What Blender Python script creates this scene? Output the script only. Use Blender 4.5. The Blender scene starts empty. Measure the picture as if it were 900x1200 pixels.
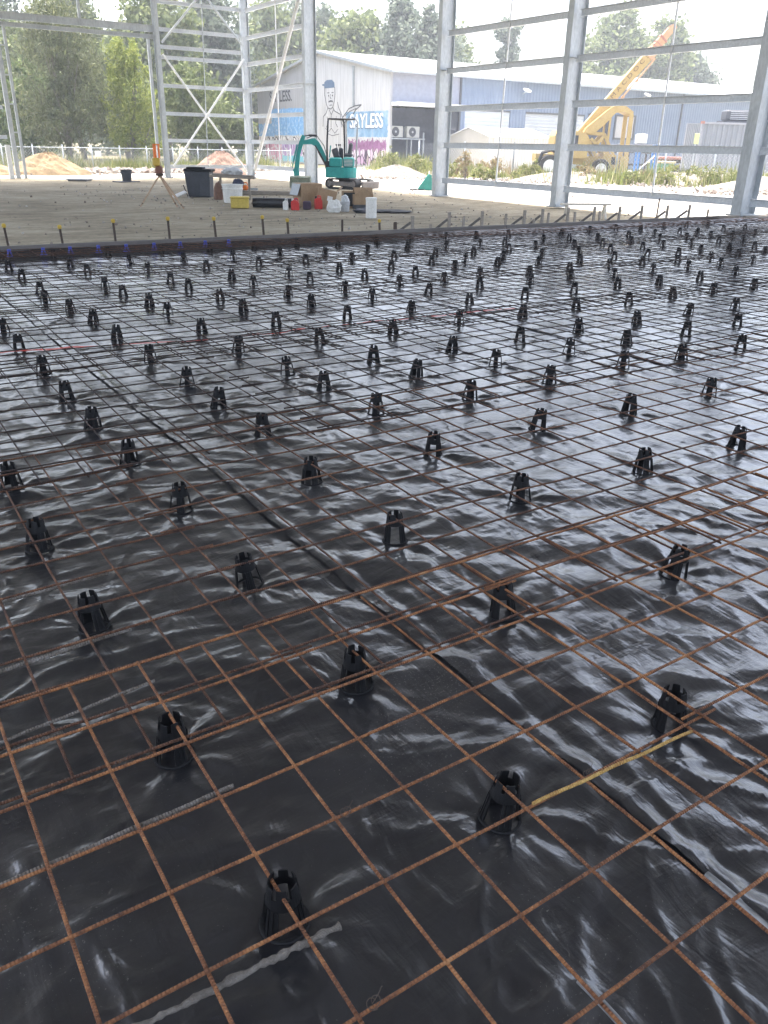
SKY_STRENGTH = .15; SUN_STRENGTH = 1.3; EXPOSURE = 2.5; HAZE = .0019
import bpy, math, random
import numpy as np
from mathutils import Matrix, Vector, Euler
rnd = random.Random(11)
SC = bpy.context.scene
COL = SC.collection
R = math.radians

# ------------------------------------------------------------------ helpers
def link(o, parent=None):
    COL.objects.link(o)
    if parent is not None:
        o.parent = parent
    return o

def tag(o, label=None, cat=None, group=None, kind=None):
    if label: o['label'] = label
    if cat: o['category'] = cat
    if group: o['group'] = group
    if kind: o['kind'] = kind
    return o

def thing(name, label, cat, loc=(0, 0, 0), rz=0.0, group=None):
    o = bpy.data.objects.new(name, None)
    o.empty_display_size = 0.2
    o.location = loc
    o.rotation_euler = (0, 0, rz)
    link(o)
    return tag(o, label, cat, group)

class MB:
    """collects geometry for one mesh object"""
    def __init__(self):
        self.v = []; self.f = []; self.m = []
    def add(self, vs, fs, mi=0):
        o = len(self.v)
        self.v.extend([tuple(p) for p in vs])
        self.f.extend([tuple(i + o for i in f) for f in fs])
        self.m.extend([mi] * len(fs))
        return self
    def box(self, c, s, rot=None, mi=0, taper=1.0):
        hx, hy, hz = s[0] / 2, s[1] / 2, s[2] / 2
        vs = []
        for z, k in ((-hz, 1.0), (hz, taper)):
            for x, y in ((-hx, -hy), (hx, -hy), (hx, hy), (-hx, hy)):
                vs.append(Vector((x * k, y * k, z)))
        if rot is not None:
            E = Euler(rot).to_matrix() if not isinstance(rot, Matrix) else rot
            vs = [E @ p for p in vs]
        vs = [p + Vector(c) for p in vs]
        return self.add(vs, [(3, 2, 1, 0), (4, 5, 6, 7), (0, 1, 5, 4), (1, 2, 6, 5), (2, 3, 7, 6), (3, 0, 4, 7)], mi)
    def bbox(self, c, s, b=0.01, rot=None, mi=0):
        """box with bevelled (chamfered) vertical and horizontal edges"""
        hx, hy, hz = s[0] / 2, s[1] / 2, s[2] / 2
        b = min(b, hx * .9, hy * .9, hz * .9)
        def ring(z, i):
            x, y = hx - i, hy - i
            return [(-x + b, -y, z), (x - b, -y, z), (x, -y + b, z), (x, y - b, z), (x - b, y, z), (-x + b, y, z), (-x, y - b, z), (-x, -y + b, z)]
        vs = ring(-hz, b) + ring(-hz + b, 0) + ring(hz - b, 0) + ring(hz, b)
        vs = [Vector(p) for p in vs]
        if rot is not None:
            E = Euler(rot).to_matrix() if not isinstance(rot, Matrix) else rot
            vs = [E @ p for p in vs]
        vs = [p + Vector(c) for p in vs]
        fs = [tuple(range(7, -1, -1)), tuple(range(24, 32))]
        for k in range(3):
            for i in range(8):
                j = (i + 1) % 8
                fs.append((k * 8 + i, k * 8 + j, k * 8 + 8 + j, k * 8 + 8 + i))
        return self.add(vs, fs, mi)
    def beam(self, p0, p1, w, h, up=(0, 0, 1), mi=0):
        p0, p1 = Vector(p0), Vector(p1)
        d = (p1 - p0); L = d.length; d.normalize()
        u = Vector(up)
        if abs(d.dot(u)) > .99: u = Vector((0, 1, 0))
        s = d.cross(u).normalized(); u = s.cross(d).normalized()
        vs = []
        for p in (p0, p1):
            for a, b in ((-1, -1), (1, -1), (1, 1), (-1, 1)):
                vs.append(p + s * (a * w / 2) + u * (b * h / 2))
        return self.add(vs, [(3, 2, 1, 0), (4, 5, 6, 7), (0, 1, 5, 4), (1, 2, 6, 5), (2, 3, 7, 6), (3, 0, 4, 7)], mi)
    def tube(self, pts, r, n=8, mi=0, cap=True):
        pts = [Vector(p) for p in pts]
        rs = r if isinstance(r, (list, tuple)) else [r] * len(pts)
        vs = []; prev = None
        for i, p in enumerate(pts):
            a = pts[max(0, i - 1)]; b = pts[min(len(pts) - 1, i + 1)]
            d = (b - a).normalized()
            if prev is None:
                u = Vector((0, 0, 1)) if abs(d.z) < .9 else Vector((1, 0, 0))
            else:
                u = prev
            s = d.cross(u)
            if s.length < 1e-6: s = d.cross(Vector((0, 1, 0.1)))
            s.normalize(); u = s.cross(d).normalized(); prev = u
            for k in range(n):
                t = 2 * math.pi * k / n
                vs.append(p + (s * math.cos(t) + u * math.sin(t)) * rs[i])
        fs = []
        for i in range(len(pts) - 1):
            for k in range(n):
                k2 = (k + 1) % n
                fs.append((i * n + k, i * n + k2, (i + 1) * n + k2, (i + 1) * n + k))
        if cap:
            fs.append(tuple(range(n - 1, -1, -1))); o = (len(pts) - 1) * n
            fs.append(tuple(range(o, o + n)))
        return self.add(vs, fs, mi)
    def lathe(self, prof, n=24, c=(0, 0, 0), rot=None, mi=0):
        """prof: list of (r,z) from bottom to top, closed with caps where r>0"""
        vs = []
        for r, z in prof:
            for k in range(n):
                t = 2 * math.pi * k / n
                vs.append(Vector((r * math.cos(t), r * math.sin(t), z)))
        if rot is not None:
            E = Euler(rot).to_matrix()
            vs = [E @ p for p in vs]
        vs = [p + Vector(c) for p in vs]
        fs = []
        for i in range(len(prof) - 1):
            for k in range(n):
                k2 = (k + 1) % n
                fs.append((i * n + k, i * n + k2, (i + 1) * n + k2, (i + 1) * n + k))
        fs.append(tuple(range(n - 1, -1, -1))); o = (len(prof) - 1) * n
        fs.append(tuple(range(o, o + n)))
        return self.add(vs, fs, mi)
    def prism(self, poly, t, frame=None, mi=0):
        """poly in local (x,z); extruded along local y by +-t/2"""
        n = len(poly)
        vs = [Vector((x, -t / 2, z)) for x, z in poly] + [Vector((x, t / 2, z)) for x, z in poly]
        if frame is not None: vs = [frame @ p for p in vs]
        fs = [tuple(range(n)), tuple(range(2 * n - 1, n - 1, -1))]
        for i in range(n):
            j = (i + 1) % n
            fs.append((i, n + i, n + j, j))
        return self.add(vs, fs, mi)
    def patch(self, th0, th1, h0, h1, rf, t, nt=6, nh=2, mi=0):
        """curved plate on a cone; rf(h) is the outer radius"""
        vs = []
        for side in (0, 1):
            for j in range(nh + 1):
                h = h0 + (h1 - h0) * j / nh
                r = rf(h) - (t if side else 0)
                for i in range(nt + 1):
                    a = th0 + (th1 - th0) * i / nt
                    vs.append((r * math.cos(a), r * math.sin(a), h))
        W = nt + 1; S = W * (nh + 1); fs = []
        for j in range(nh):
            for i in range(nt):
                a = j * W + i
                fs.append((a, a + 1, a + W + 1, a + W))
                fs.append((S + a, S + a + W, S + a + W + 1, S + a + 1))
        for i in range(nt):
            fs.append((i, S + i, S + i + 1, i + 1)); b = nh * W + i
            fs.append((b, b + 1, S + b + 1, S + b))
        for j in range(nh):
            a = j * W; fs.append((a, a + W, S + a + W, S + a)); b = j * W + nt
            fs.append((b, S + b, S + b + W, b + W))
        return self.add(vs, fs, mi)
    def mesh(self, name, mats, smooth=False):
        me = bpy.data.meshes.new(name)
        me.from_pydata([tuple(p) for p in self.v], [], self.f)
        for m in (mats if isinstance(mats, (list, tuple)) else [mats]): me.materials.append(m)
        if any(self.m): me.polygons.foreach_set('material_index', self.m)
        if smooth: me.polygons.foreach_set('use_smooth', [True] * len(me.polygons))
        me.update()
        return me
    def build(self, name, mats, parent=None, smooth=False):
        return link(bpy.data.objects.new(name, self.mesh(name, mats, smooth)), parent)

def copy_tree(o, parent=None):
    c = o.copy(); COL.objects.link(c); c.parent = parent
    for ch in list(o.children): copy_tree(ch, c)
    return c

ORD = ['', 'first', 'second', 'third', 'fourth', 'fifth', 'sixth', 'seventh', 'eighth', 'ninth', 'tenth', 'eleventh', 'twelfth',
       'thirteenth', 'fourteenth', 'fifteenth', 'sixteenth', 'seventeenth', 'eighteenth', 'nineteenth', 'twentieth', 'twenty first', 'twenty second', 'twenty third']

# ------------------------------------------------------------------ materials
class NT:
    def __init__(self, name):
        self.mat = bpy.data.materials.new(name); self.mat.use_nodes = True
        self.t = self.mat.node_tree; self.n = self.t.nodes; self.l = self.t.links
        self.b = self.n['Principled BSDF']
    def new(self, typ, **kw):
        nd = self.n.new(typ)
        for k, v in kw.items(): setattr(nd, k, v)
        return nd
    def put(self, sock, val):
        if isinstance(val, bpy.types.NodeSocket): self.l.new(val, sock)
        elif isinstance(val, (tuple, list)) and len(val) == 3 and sock.type == 'RGBA': sock.default_value = (*val, 1)
        else: sock.default_value = val
    def math(self, op, a, b=0.0, c=None, clamp=False):
        nd = self.new('ShaderNodeMath', operation=op, use_clamp=clamp)
        self.put(nd.inputs[0], a); self.put(nd.inputs[1], b)
        if c is not None: self.put(nd.inputs[2], c)
        return nd.outputs[0]
    def coords(self, kind='Object', scale=(1, 1, 1), rot=(0, 0, 0)):
        tc = self.new('ShaderNodeTexCoord'); mp = self.new('ShaderNodeMapping')
        self.l.new(tc.outputs[kind], mp.inputs['Vector'])
        mp.inputs['Scale'].default_value = scale; mp.inputs['Rotation'].default_value = rot
        return mp.outputs[0]
    def noise(self, vec, scale, detail=3, rough=.5, dist=0.0):
        nd = self.new('ShaderNodeTexNoise'); self.l.new(vec, nd.inputs['Vector'])
        nd.inputs['Scale'].default_value = scale; nd.inputs['Detail'].default_value = detail
        nd.inputs['Roughness'].default_value = rough; nd.inputs['Distortion'].default_value = dist
        return nd.outputs['Fac']
    def ramp(self, fac, stops):
        nd = self.new('ShaderNodeValToRGB'); self.l.new(fac, nd.inputs[0])
        el = nd.color_ramp.elements
        while len(el) < len(stops): el.new(.5)
        for e, (p, c) in zip(el, stops):
            e.position = p; e.color = (*c, 1) if len(c) == 3 else c
        return nd.outputs['Color']
    def mix(self, fac, a, b, blend='MIX'):
        nd = self.new('ShaderNodeMix', data_type='RGBA', blend_type=blend)
        self.put(nd.inputs[0], fac); self.put(nd.inputs[6], a); self.put(nd.inputs[7], b)
        return nd.outputs[2]
    def bump(self, h, strength=.3, dist=.01, normal=None):
        nd = self.new('ShaderNodeBump'); self.l.new(h, nd.inputs['Height'])
        nd.inputs['Strength'].default_value = strength; nd.inputs['Distance'].default_value = dist
        if normal is not None: self.l.new(normal, nd.inputs['Normal'])
        return nd.outputs[0]
    def set(self, color=None, rough=None, metal=None, normal=None, spec=None):
        for k, v in (('Base Color', color), ('Roughness', rough), ('Metallic', metal), ('Normal', normal), ('Specular IOR Level', spec)):
            if v is not None: self.put(self.b.inputs[k], v)
        return self.mat

def mottled(name, c1, c2, scale=4, rough=.7, metal=0, bump=.15, detail=4, bdist=.01, stretch=(1, 1, 1)):
    t = NT(name); v = t.coords('Object', stretch)
    n = t.noise(v, scale, detail, .6); n2 = t.noise(v, scale * 6, 3)
    col = t.ramp(n, [(.3, c1), (.7, c2)])
    col = t.mix(.25, col, t.ramp(n2, [(.3, tuple(x * .6 for x in c1)), (.7, tuple(min(1, x * 1.3) for x in c2))]))
    rr = t.math('MULTIPLY_ADD', n2, .25, rough - .12)
    return t.set(col, rr, metal, t.bump(n2, bump, bdist))

M = {}
M['galv'] = mottled('galvanised_steel', (.38, .41, .43), (.54, .57, .59), 4, .5, .25, .05, stretch=(1, 1, .35))
M['galv_girt'] = mottled('galvanised_girt', (.56, .59, .62), (.68, .71, .74), 3, .5, .08, .05)
M['galv_dark'] = mottled('weathered_steel', (.30, .33, .35), (.44, .47, .49), 5, .55, .3, .05)
M['white_steel'] = mottled('white_painted_steel', (.70, .71, .71), (.80, .81, .81), 3, .45, 0, .03)
M['timber'] = mottled('form_timber', (.20, .17, .14), (.36, .32, .27), 3, .8, 0, .3, stretch=(1, 6, 6))
M['timber_dark'] = mottled('wet_form_timber', (.09, .08, .072), (.19, .17, .155), 3, .7, 0, .3, stretch=(.6, 8, 8))
M['timber_pale'] = mottled('pale_timber', (.55, .50, .42), (.70, .66, .58), 3, .8, 0, .2)
M['steel_dark'] = mottled('dark_rusty_steel', (.035, .03, .028), (.10, .065, .045), 30, .75, .2, .3)
M['yellow_cap'] = mottled('yellow_plastic', (.46, .30, .03), (.56, .39, .05), 20, .5)
M['black_plastic'] = mottled('black_plastic', (.004, .004, .0045), (.009, .009, .010), 40, .6, 0, .1, bdist=.002)
M['black_plastic'].node_tree.nodes['Principled BSDF'].inputs['Specular IOR Level'].default_value = .22
M['blue_plastic'] = mottled('blue_plastic', (.03, .05, .30), (.05, .07, .42), 30, .5)
M['charcoal'] = mottled('charcoal_plastic', (.03, .035, .045), (.06, .065, .08), 4, .55)
M['white_plastic'] = mottled('white_plastic', (.66, .66, .63), (.78, .78, .75), 5, .45, 0, .03)
M['grey_plastic'] = mottled('grey_plastic', (.40, .41, .42), (.52, .53, .54), 5, .5, 0, .03)
M['yellow_box'] = mottled('mustard_plastic', (.48, .36, .06), (.60, .46, .10), 6, .5)
M['red_plastic'] = mottled('red_plastic', (.50, .02, .02), (.62, .04, .03), 8, .4)
M['card'] = mottled('cardboard', (.30, .20, .115), (.40, .28, .17), 5, .85, 0, .08)
M['card_light'] = mottled('pale_cardboard', (.58, .49, .30), (.68, .58, .38), 5, .8, 0, .05)
M['ink'] = mottled('black_ink', (.015, .015, .015), (.03, .03, .03), 8, .7)  # print ink, also the painted shade on the small carton's front
M['paper'] = mottled('white_paper', (.72, .72, .70), (.80, .80, .78), 8, .8)
M['orange'] = mottled('orange_plastic', (.75, .16, .02), (.85, .22, .03), 8, .45)
M['blue_cloth'] = mottled('navy_cloth', (.02, .025, .05), (.05, .06, .10), 8, .9)
M['rag'] = mottled('brown_rag', (.14, .07, .05), (.25, .15, .11), 14, .9)
M['teal'] = mottled('teal_paint', (.0, .24, .23), (.01, .33, .31), 6, .4, 0, .03)
M['teal_plastic'] = mottled('teal_plastic', (.02, .19, .16), (.04, .27, .22), 6, .5)
M['bucket_steel'] = mottled('dusty_bucket_steel', (.22, .26, .20), (.40, .43, .35), 4, .65, .1, .2)
M['rubber'] = mottled('rubber', (.02, .02, .02), (.06, .055, .05), 6, .8, 0, .2)
M['track_pad'] = mottled('dusty_track_frame', (.16, .14, .13), (.30, .27, .25), 6, .8, 0, .2)
M['black_steel'] = mottled('black_painted_steel', (.012, .012, .014), (.03, .03, .032), 10, .45)
M['seat'] = mottled('grey_vinyl', (.04, .045, .055), (.08, .085, .10), 10, .6)
M['crane_yellow'] = mottled('faded_yellow_paint', (.39, .265, .085), (.47, .345, .14), 3, .5, 0, .05)
M['crane_orange'] = mottled('faded_orange_paint', (.44, .24, .12), (.54, .34, .20), 3, .5, 0, .05)
M['glass'] = mottled('dark_glass', (.03, .035, .045), (.05, .055, .07), 2, .12, 0, 0)
M['pale_glass'] = mottled('curtained_glass', (.35, .34, .32), (.55, .52, .50), 6, .25, 0, 0, stretch=(8, 8, .3))
M['dark_frame'] = mottled('dark_window_frame', (.05, .055, .06), (.08, .085, .09), 5, .5)
M['roof_white'] = mottled('white_roof_sheet', (.72, .73, .74), (.82, .83, .84), .6, .5, 0, .02)
M['lav_panel'] = mottled('lavender_wall_panel', (.26, .275, .33), (.30, .315, .37), .5, .6, 0, .02)
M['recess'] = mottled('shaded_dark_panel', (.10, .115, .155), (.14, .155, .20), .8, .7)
M['ac_white'] = mottled('air_conditioner_case', (.46, .46, .43), (.54, .54, .51), 5, .5)
M['cream'] = mottled('cream_shed_sheet', (.66, .63, .56), (.76, .73, .66), .8, .6, 0, .03)
M['rust_red'] = mottled('rusty_red_paint', (.30, .12, .09), (.42, .20, .15), 4, .7)
M['blue_steel'] = mottled('blue_painted_steel', (.04, .16, .45), (.07, .24, .55), 5, .5)
M['green_box'] = mottled('green_paint', (.05, .20, .12), (.10, .28, .18), 4, .6)
M['sign_lime'] = mottled('lime_sign', (.55, .66, .20), (.65, .75, .30), 5, .6)
M['trunk'] = mottled('grey_bark', (.10, .085, .07), (.26, .23, .20), 3, .9, 0, .5, stretch=(4, 4, .5))
M['sand'] = mottled('yellow_sand', (.19, .135, .075), (.30, .225, .135), 1.5, .95, 0, .5, bdist=.05)
M['pink_soil'] = mottled('pinkish_soil', (.19, .12, .09), (.30, .205, .155), 2, .95, 0, .5, bdist=.05)
M['pale_rubble'] = mottled('pale_rubble_pile', (.20, .175, .145), (.33, .295, .25), 3, .95, 0, .6, bdist=.05)
M['red_tape'] = mottled('red_tape', (.45, .04, .03), (.58, .08, .06), 12, .5)
M['pole_grey'] = mottled('grey_conduit', (.14, .145, .145), (.24, .24, .235), 10, .35, .2)
M['mortar'] = mottled('dried_mortar', (.075, .062, .05), (.17, .155, .135), 60, .95, 0, .8, bdist=.004)

def corrugated(name, c1, c2, axis='X', period=.2, rough=.55):
    t = NT(name); v = t.coords('Object')
    w = t.new('ShaderNodeTexWave', wave_type='BANDS', bands_direction=axis, wave_profile='SIN')
    t.l.new(v, w.inputs['Vector']); w.inputs['Scale'].default_value = 6.2832 / period / 20 * 1.0
    n = t.noise(v, .8, 4, .6)
    col = t.ramp(n, [(.3, c1), (.7, c2)])
    return t.set(col, rough, 0, t.bump(w.outputs['Fac'], .6, .04))
M['blue_clad'] = corrugated('blue_wall_cladding', (.135, .175, .245), (.17, .215, .29), 'X', .35)
M['roller'] = corrugated('white_roller_door', (.40, .42, .44), (.48, .50, .52), 'Z', .25)
M['container'] = corrugated('grey_container_paint', (.20, .215, .235), (.26, .275, .295), 'X', 1e6)

# reinforcing bar: rust, ribs across the bar axis
def rebar(name, stops, axis):
    t = NT(name); v = t.coords('Object')
    g = t.new('ShaderNodeNewGeometry')
    n = t.noise(v, 9, 4, .65); n2 = t.noise(v, 90, 2)
    f = t.math('MULTIPLY_ADD', t.math('SUBTRACT', n2, .5), .5, n)
    col = t.ramp(f, stops)
    w = t.new('ShaderNodeTexWave', wave_type='BANDS', bands_direction=axis)
    t.l.new(v, w.inputs['Vector']); w.inputs['Scale'].default_value = 42
    h = t.math('ADD', w.outputs['Fac'], t.math('MULTIPLY', n2, .6))
    return t.set(col, .82, .0, t.bump(h, 1.0, .003))
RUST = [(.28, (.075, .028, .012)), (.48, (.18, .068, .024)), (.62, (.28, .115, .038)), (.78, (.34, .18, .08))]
RUST_BACKLIT = [(.28, (.034, .014, .008)), (.48, (.080, .032, .015)), (.62, (.135, .056, .023)), (.78, (.17, .088, .05))]  # rust with backlit shade put into the colour, for farther mesh bands
RUST_BACKLIT_DARK = [(.28, (.012, .007, .006)), (.48, (.026, .014, .010)), (.62, (.045, .024, .016)), (.80, (.08, .045, .03))]  # the same rust darker still, backlit shade painted in
M['rust_x2'] = rebar('browned_mesh_bar', RUST_BACKLIT, 'X'); M['rust_y2'] = rebar('browned_mesh_crossbar', RUST_BACKLIT, 'Y')
M['rust_x3'] = rebar('dark_mesh_bar', RUST_BACKLIT_DARK, 'X'); M['rust_y3'] = rebar('dark_mesh_crossbar', RUST_BACKLIT_DARK, 'Y')
M['rust_x'] = rebar('rusted_mesh_bar', RUST, 'X')
M['rust_y'] = rebar('rusted_mesh_crossbar', RUST, 'Y')
DUST = [(.3, (.07, .055, .04)), (.5, (.14, .12, .10)), (.72, (.25, .23, .21))]
M['dusty_bar'] = rebar('dusty_grey_bar', DUST, 'X')
M['yellow_bar'] = rebar('yellowed_bar', [(.3, (.22, .10, .03)), (.5, (.38, .23, .06)), (.7, (.46, .31, .10))], 'X')

# black polythene
def poly():
    t = NT('black_polythene'); v = t.coords('Object')
    n1 = t.noise(v, 1.1, 5, .6); n2 = t.noise(v, 7, 4, .6, .6); n3 = t.noise(v, 45, 3, .6)
    # footprints and chalky smears
    m = t.math('MULTIPLY', t.math('SUBTRACT', n1, .50, clamp=True), 2.2, clamp=True)
    sp = t.math('GREATER_THAN', t.math('MULTIPLY', t.noise(v, 150, 2, .6), t.math('ADD', n1, .45)), .70)
    smear = t.math('MULTIPLY', m, t.math('MULTIPLY_ADD', n2, .8, .1, clamp=True))
    col = t.mix(t.math('MULTIPLY', smear, .55), (.011, .011, .013), (.095, .09, .085))
    col = t.mix(t.math('MULTIPLY', sp, .35), col, (.20, .19, .17))
    rg = t.math('MULTIPLY_ADD', smear, .30, t.math('MULTIPLY_ADD', n2, .16, .24))
    vs = t.coords('Object', (5.5, 1.6, 1), (0, 0, R(35)))
    fold = t.noise(vs, 2.2, 3, .5, 1.2)
    vs2 = t.coords('Object', (1.6, 6.5, 1), (0, 0, R(12)))
    fold2 = t.noise(vs2, 2.0, 3, .5, 1.0)
    b1 = t.bump(t.math('ADD', fold, fold2), .14, .03)
    b2 = t.bump(n2, .26, .008, b1)
    b3 = t.bump(n3, .42, .002, b2)
    t.put(t.b.inputs['Coat Weight'], 1.0); t.put(t.b.inputs['Coat IOR'], 1.55); t.put(t.b.inputs['IOR'], 1.48); t.put(t.b.inputs['Coat Roughness'], t.math('MULTIPLY_ADD', n2, .14, .07)); t.l.new(b3, t.b.inputs['Coat Normal'])
    return t.set(col, rg, 0, b3, .5)
M['polythene'] = poly()

def ground_mat(name, stops, scale, streak=(1, 1, 1), bump=.5, dist=.02, rot=0.0, fine=60):
    t = NT(name); v = t.coords('Object'); vs = t.coords('Object', streak, (0, 0, rot))
    a = t.noise(vs, scale, 6, .62); b = t.noise(v, fine, 3, .7); c = t.noise(v, .35, 4, .6)
    f = t.math('ADD', t.math('MULTIPLY', a, .45), t.math('ADD', t.math('MULTIPLY', b, .25), t.math('MULTIPLY', c, .36)))
    return t.set(t.ramp(f, stops), .95, 0, t.bump(t.math('ADD', a, b), bump, dist), .2)
M['floor'] = ground_mat('compacted_road_base', [(.38, (.15, .125, .085)), (.52, (.29, .25, .175)), (.64, (.42, .37, .275))], 1.1, (1, 3.6, 1), .8, .05, R(-28), 9)
M['gravel'] = ground_mat('pale_crushed_gravel', [(.36, (.30, .275, .235)), (.52, (.44, .41, .36)), (.68, (.55, .52, .47))], 1.5, (1, 1, 1), .6, .04, 0, 22)
M['earth'] = ground_mat('dry_earth', [(.36, (.10, .085, .05)), (.52, (.17, .15, .085)), (.68, (.26, .23, .15))], .6)

def leaf_mat(name, cols, trans=.35):
    t = NT(name)
    g = t.new('ShaderNodeNewGeometry')
    col = t.ramp(g.outputs['Random Per Island'], [(i / max(1, len(cols) - 1), c) for i, c in enumerate(cols)])
    tr = t.new('ShaderNodeBsdfTranslucent'); t.l.new(col, tr.inputs[0])
    t.set(col, .6, 0, None, .25)
    mx = t.new('ShaderNodeMixShader'); mx.inputs[0].default_value = trans
    t.l.new(t.b.outputs[0], mx.inputs[1]); t.l.new(tr.outputs[0], mx.inputs[2])
    t.l.new(mx.outputs[0], t.n['Material Output'].inputs[0])
    return t.mat
M['leaf_dark'] = leaf_mat('casuarina_foliage', [(.075, .09, .042), (.13, .15, .07), (.19, .20, .10)])
M['leaf_bright'] = leaf_mat('yellow_green_foliage', [(.14, .18, .035), (.24, .28, .06), (.35, .38, .11)])
M['leaf_gum'] = leaf_mat('gum_foliage', [(.085, .115, .04), (.16, .195, .075), (.26, .29, .13)])
M['leaf_gum_grey'] = leaf_mat('grey_gum_foliage', [(.075, .10, .065), (.135, .165, .115), (.22, .25, .18)])
M['leaf_mid'] = leaf_mat('mid_green_foliage', [(.06, .10, .03), (.12, .17, .055), (.22, .27, .11)])
M['weed'] = leaf_mat('weedy_green', [(.10, .13, .03), (.17, .20, .05), (.26, .27, .10), (.32, .29, .16)])
M['dry_weed'] = leaf_mat('dry_weed', [(.20, .15, .08), (.30, .23, .14), (.22, .22, .08)])
M['rubble'] = None
def stones():
    t = NT('broken_rubble'); g = t.new('ShaderNodeNewGeometry')
    col = t.ramp(g.outputs['Random Per Island'], [(0, (.16, .12, .10)), (.35, (.26, .22, .18)), (.7, (.36, .33, .29)), (1, (.48, .45, .41))])
    return t.set(col, .9)
M['rubble'] = stones()
# ------------------------------------------------------------------ ground, floor
ZF = -0.13
ZP = -0.116   # level of the plastic membrane
def sheet(name, mat, pts, z):
    mb = MB(); mb.add([(x, y, z) for x, y in pts], [tuple(range(len(pts)))])
    return tag(mb.build(name, mat), kind='structure')
sheet('ground', M['earth'], [(-500, -500), (500, -500), (500, 500), (-500, 500)], -.25)
sheet('gravel_yard', M['gravel'], [(-40, -40), (60, -40), (60, 50.2), (37.8, 55.3), (37.8, 58), (24, 49.6), (-40, 49.6)], -.165)
sheet('floor', M['floor'], [(-14, 10.87), (18.15, 10.87), (18.15, 37.55), (-14, 37.55)], -.135)

# ------------------------------------------------------------------ polythene with real creases
def hash2(ix, iy, s):
    h = (ix.astype(np.int64) * 374761393 + iy.astype(np.int64) * 668265263 + s * 982451653) & 0x7fffffff
    h = ((h ^ (h >> 13)) * 1274126177) & 0x7fffffff
    return ((h ^ (h >> 16)) & 0xffff) / 65535.0
def vnoise(x, y, s):
    ix, iy = np.floor(x), np.floor(y); fx, fy = x - ix, y - iy
    def g(ox, oy):
        a = hash2(ix + ox, iy + oy, s) * 2 * np.pi
        return np.cos(a) * (fx - ox) + np.sin(a) * (fy - oy)
    u = fx * fx * fx * (fx * (fx * 6 - 15) + 10); w = fy * fy * fy * (fy * (fy * 6 - 15) + 10)
    a = g(0, 0); b = g(1, 0); c = g(0, 1); d = g(1, 1)
    return (a + (b - a) * u + (c - a) * w + (a - b - c + d) * u * w) * 1.5
def ridged(x, y, s):
    return (1 - np.abs(vnoise(x, y, s)) * 1.8)
def rot2(x, y, a):
    c, s_ = math.cos(R(a)), math.sin(R(a))
    return c * x + s_ * y, -s_ * x + c * y

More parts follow.
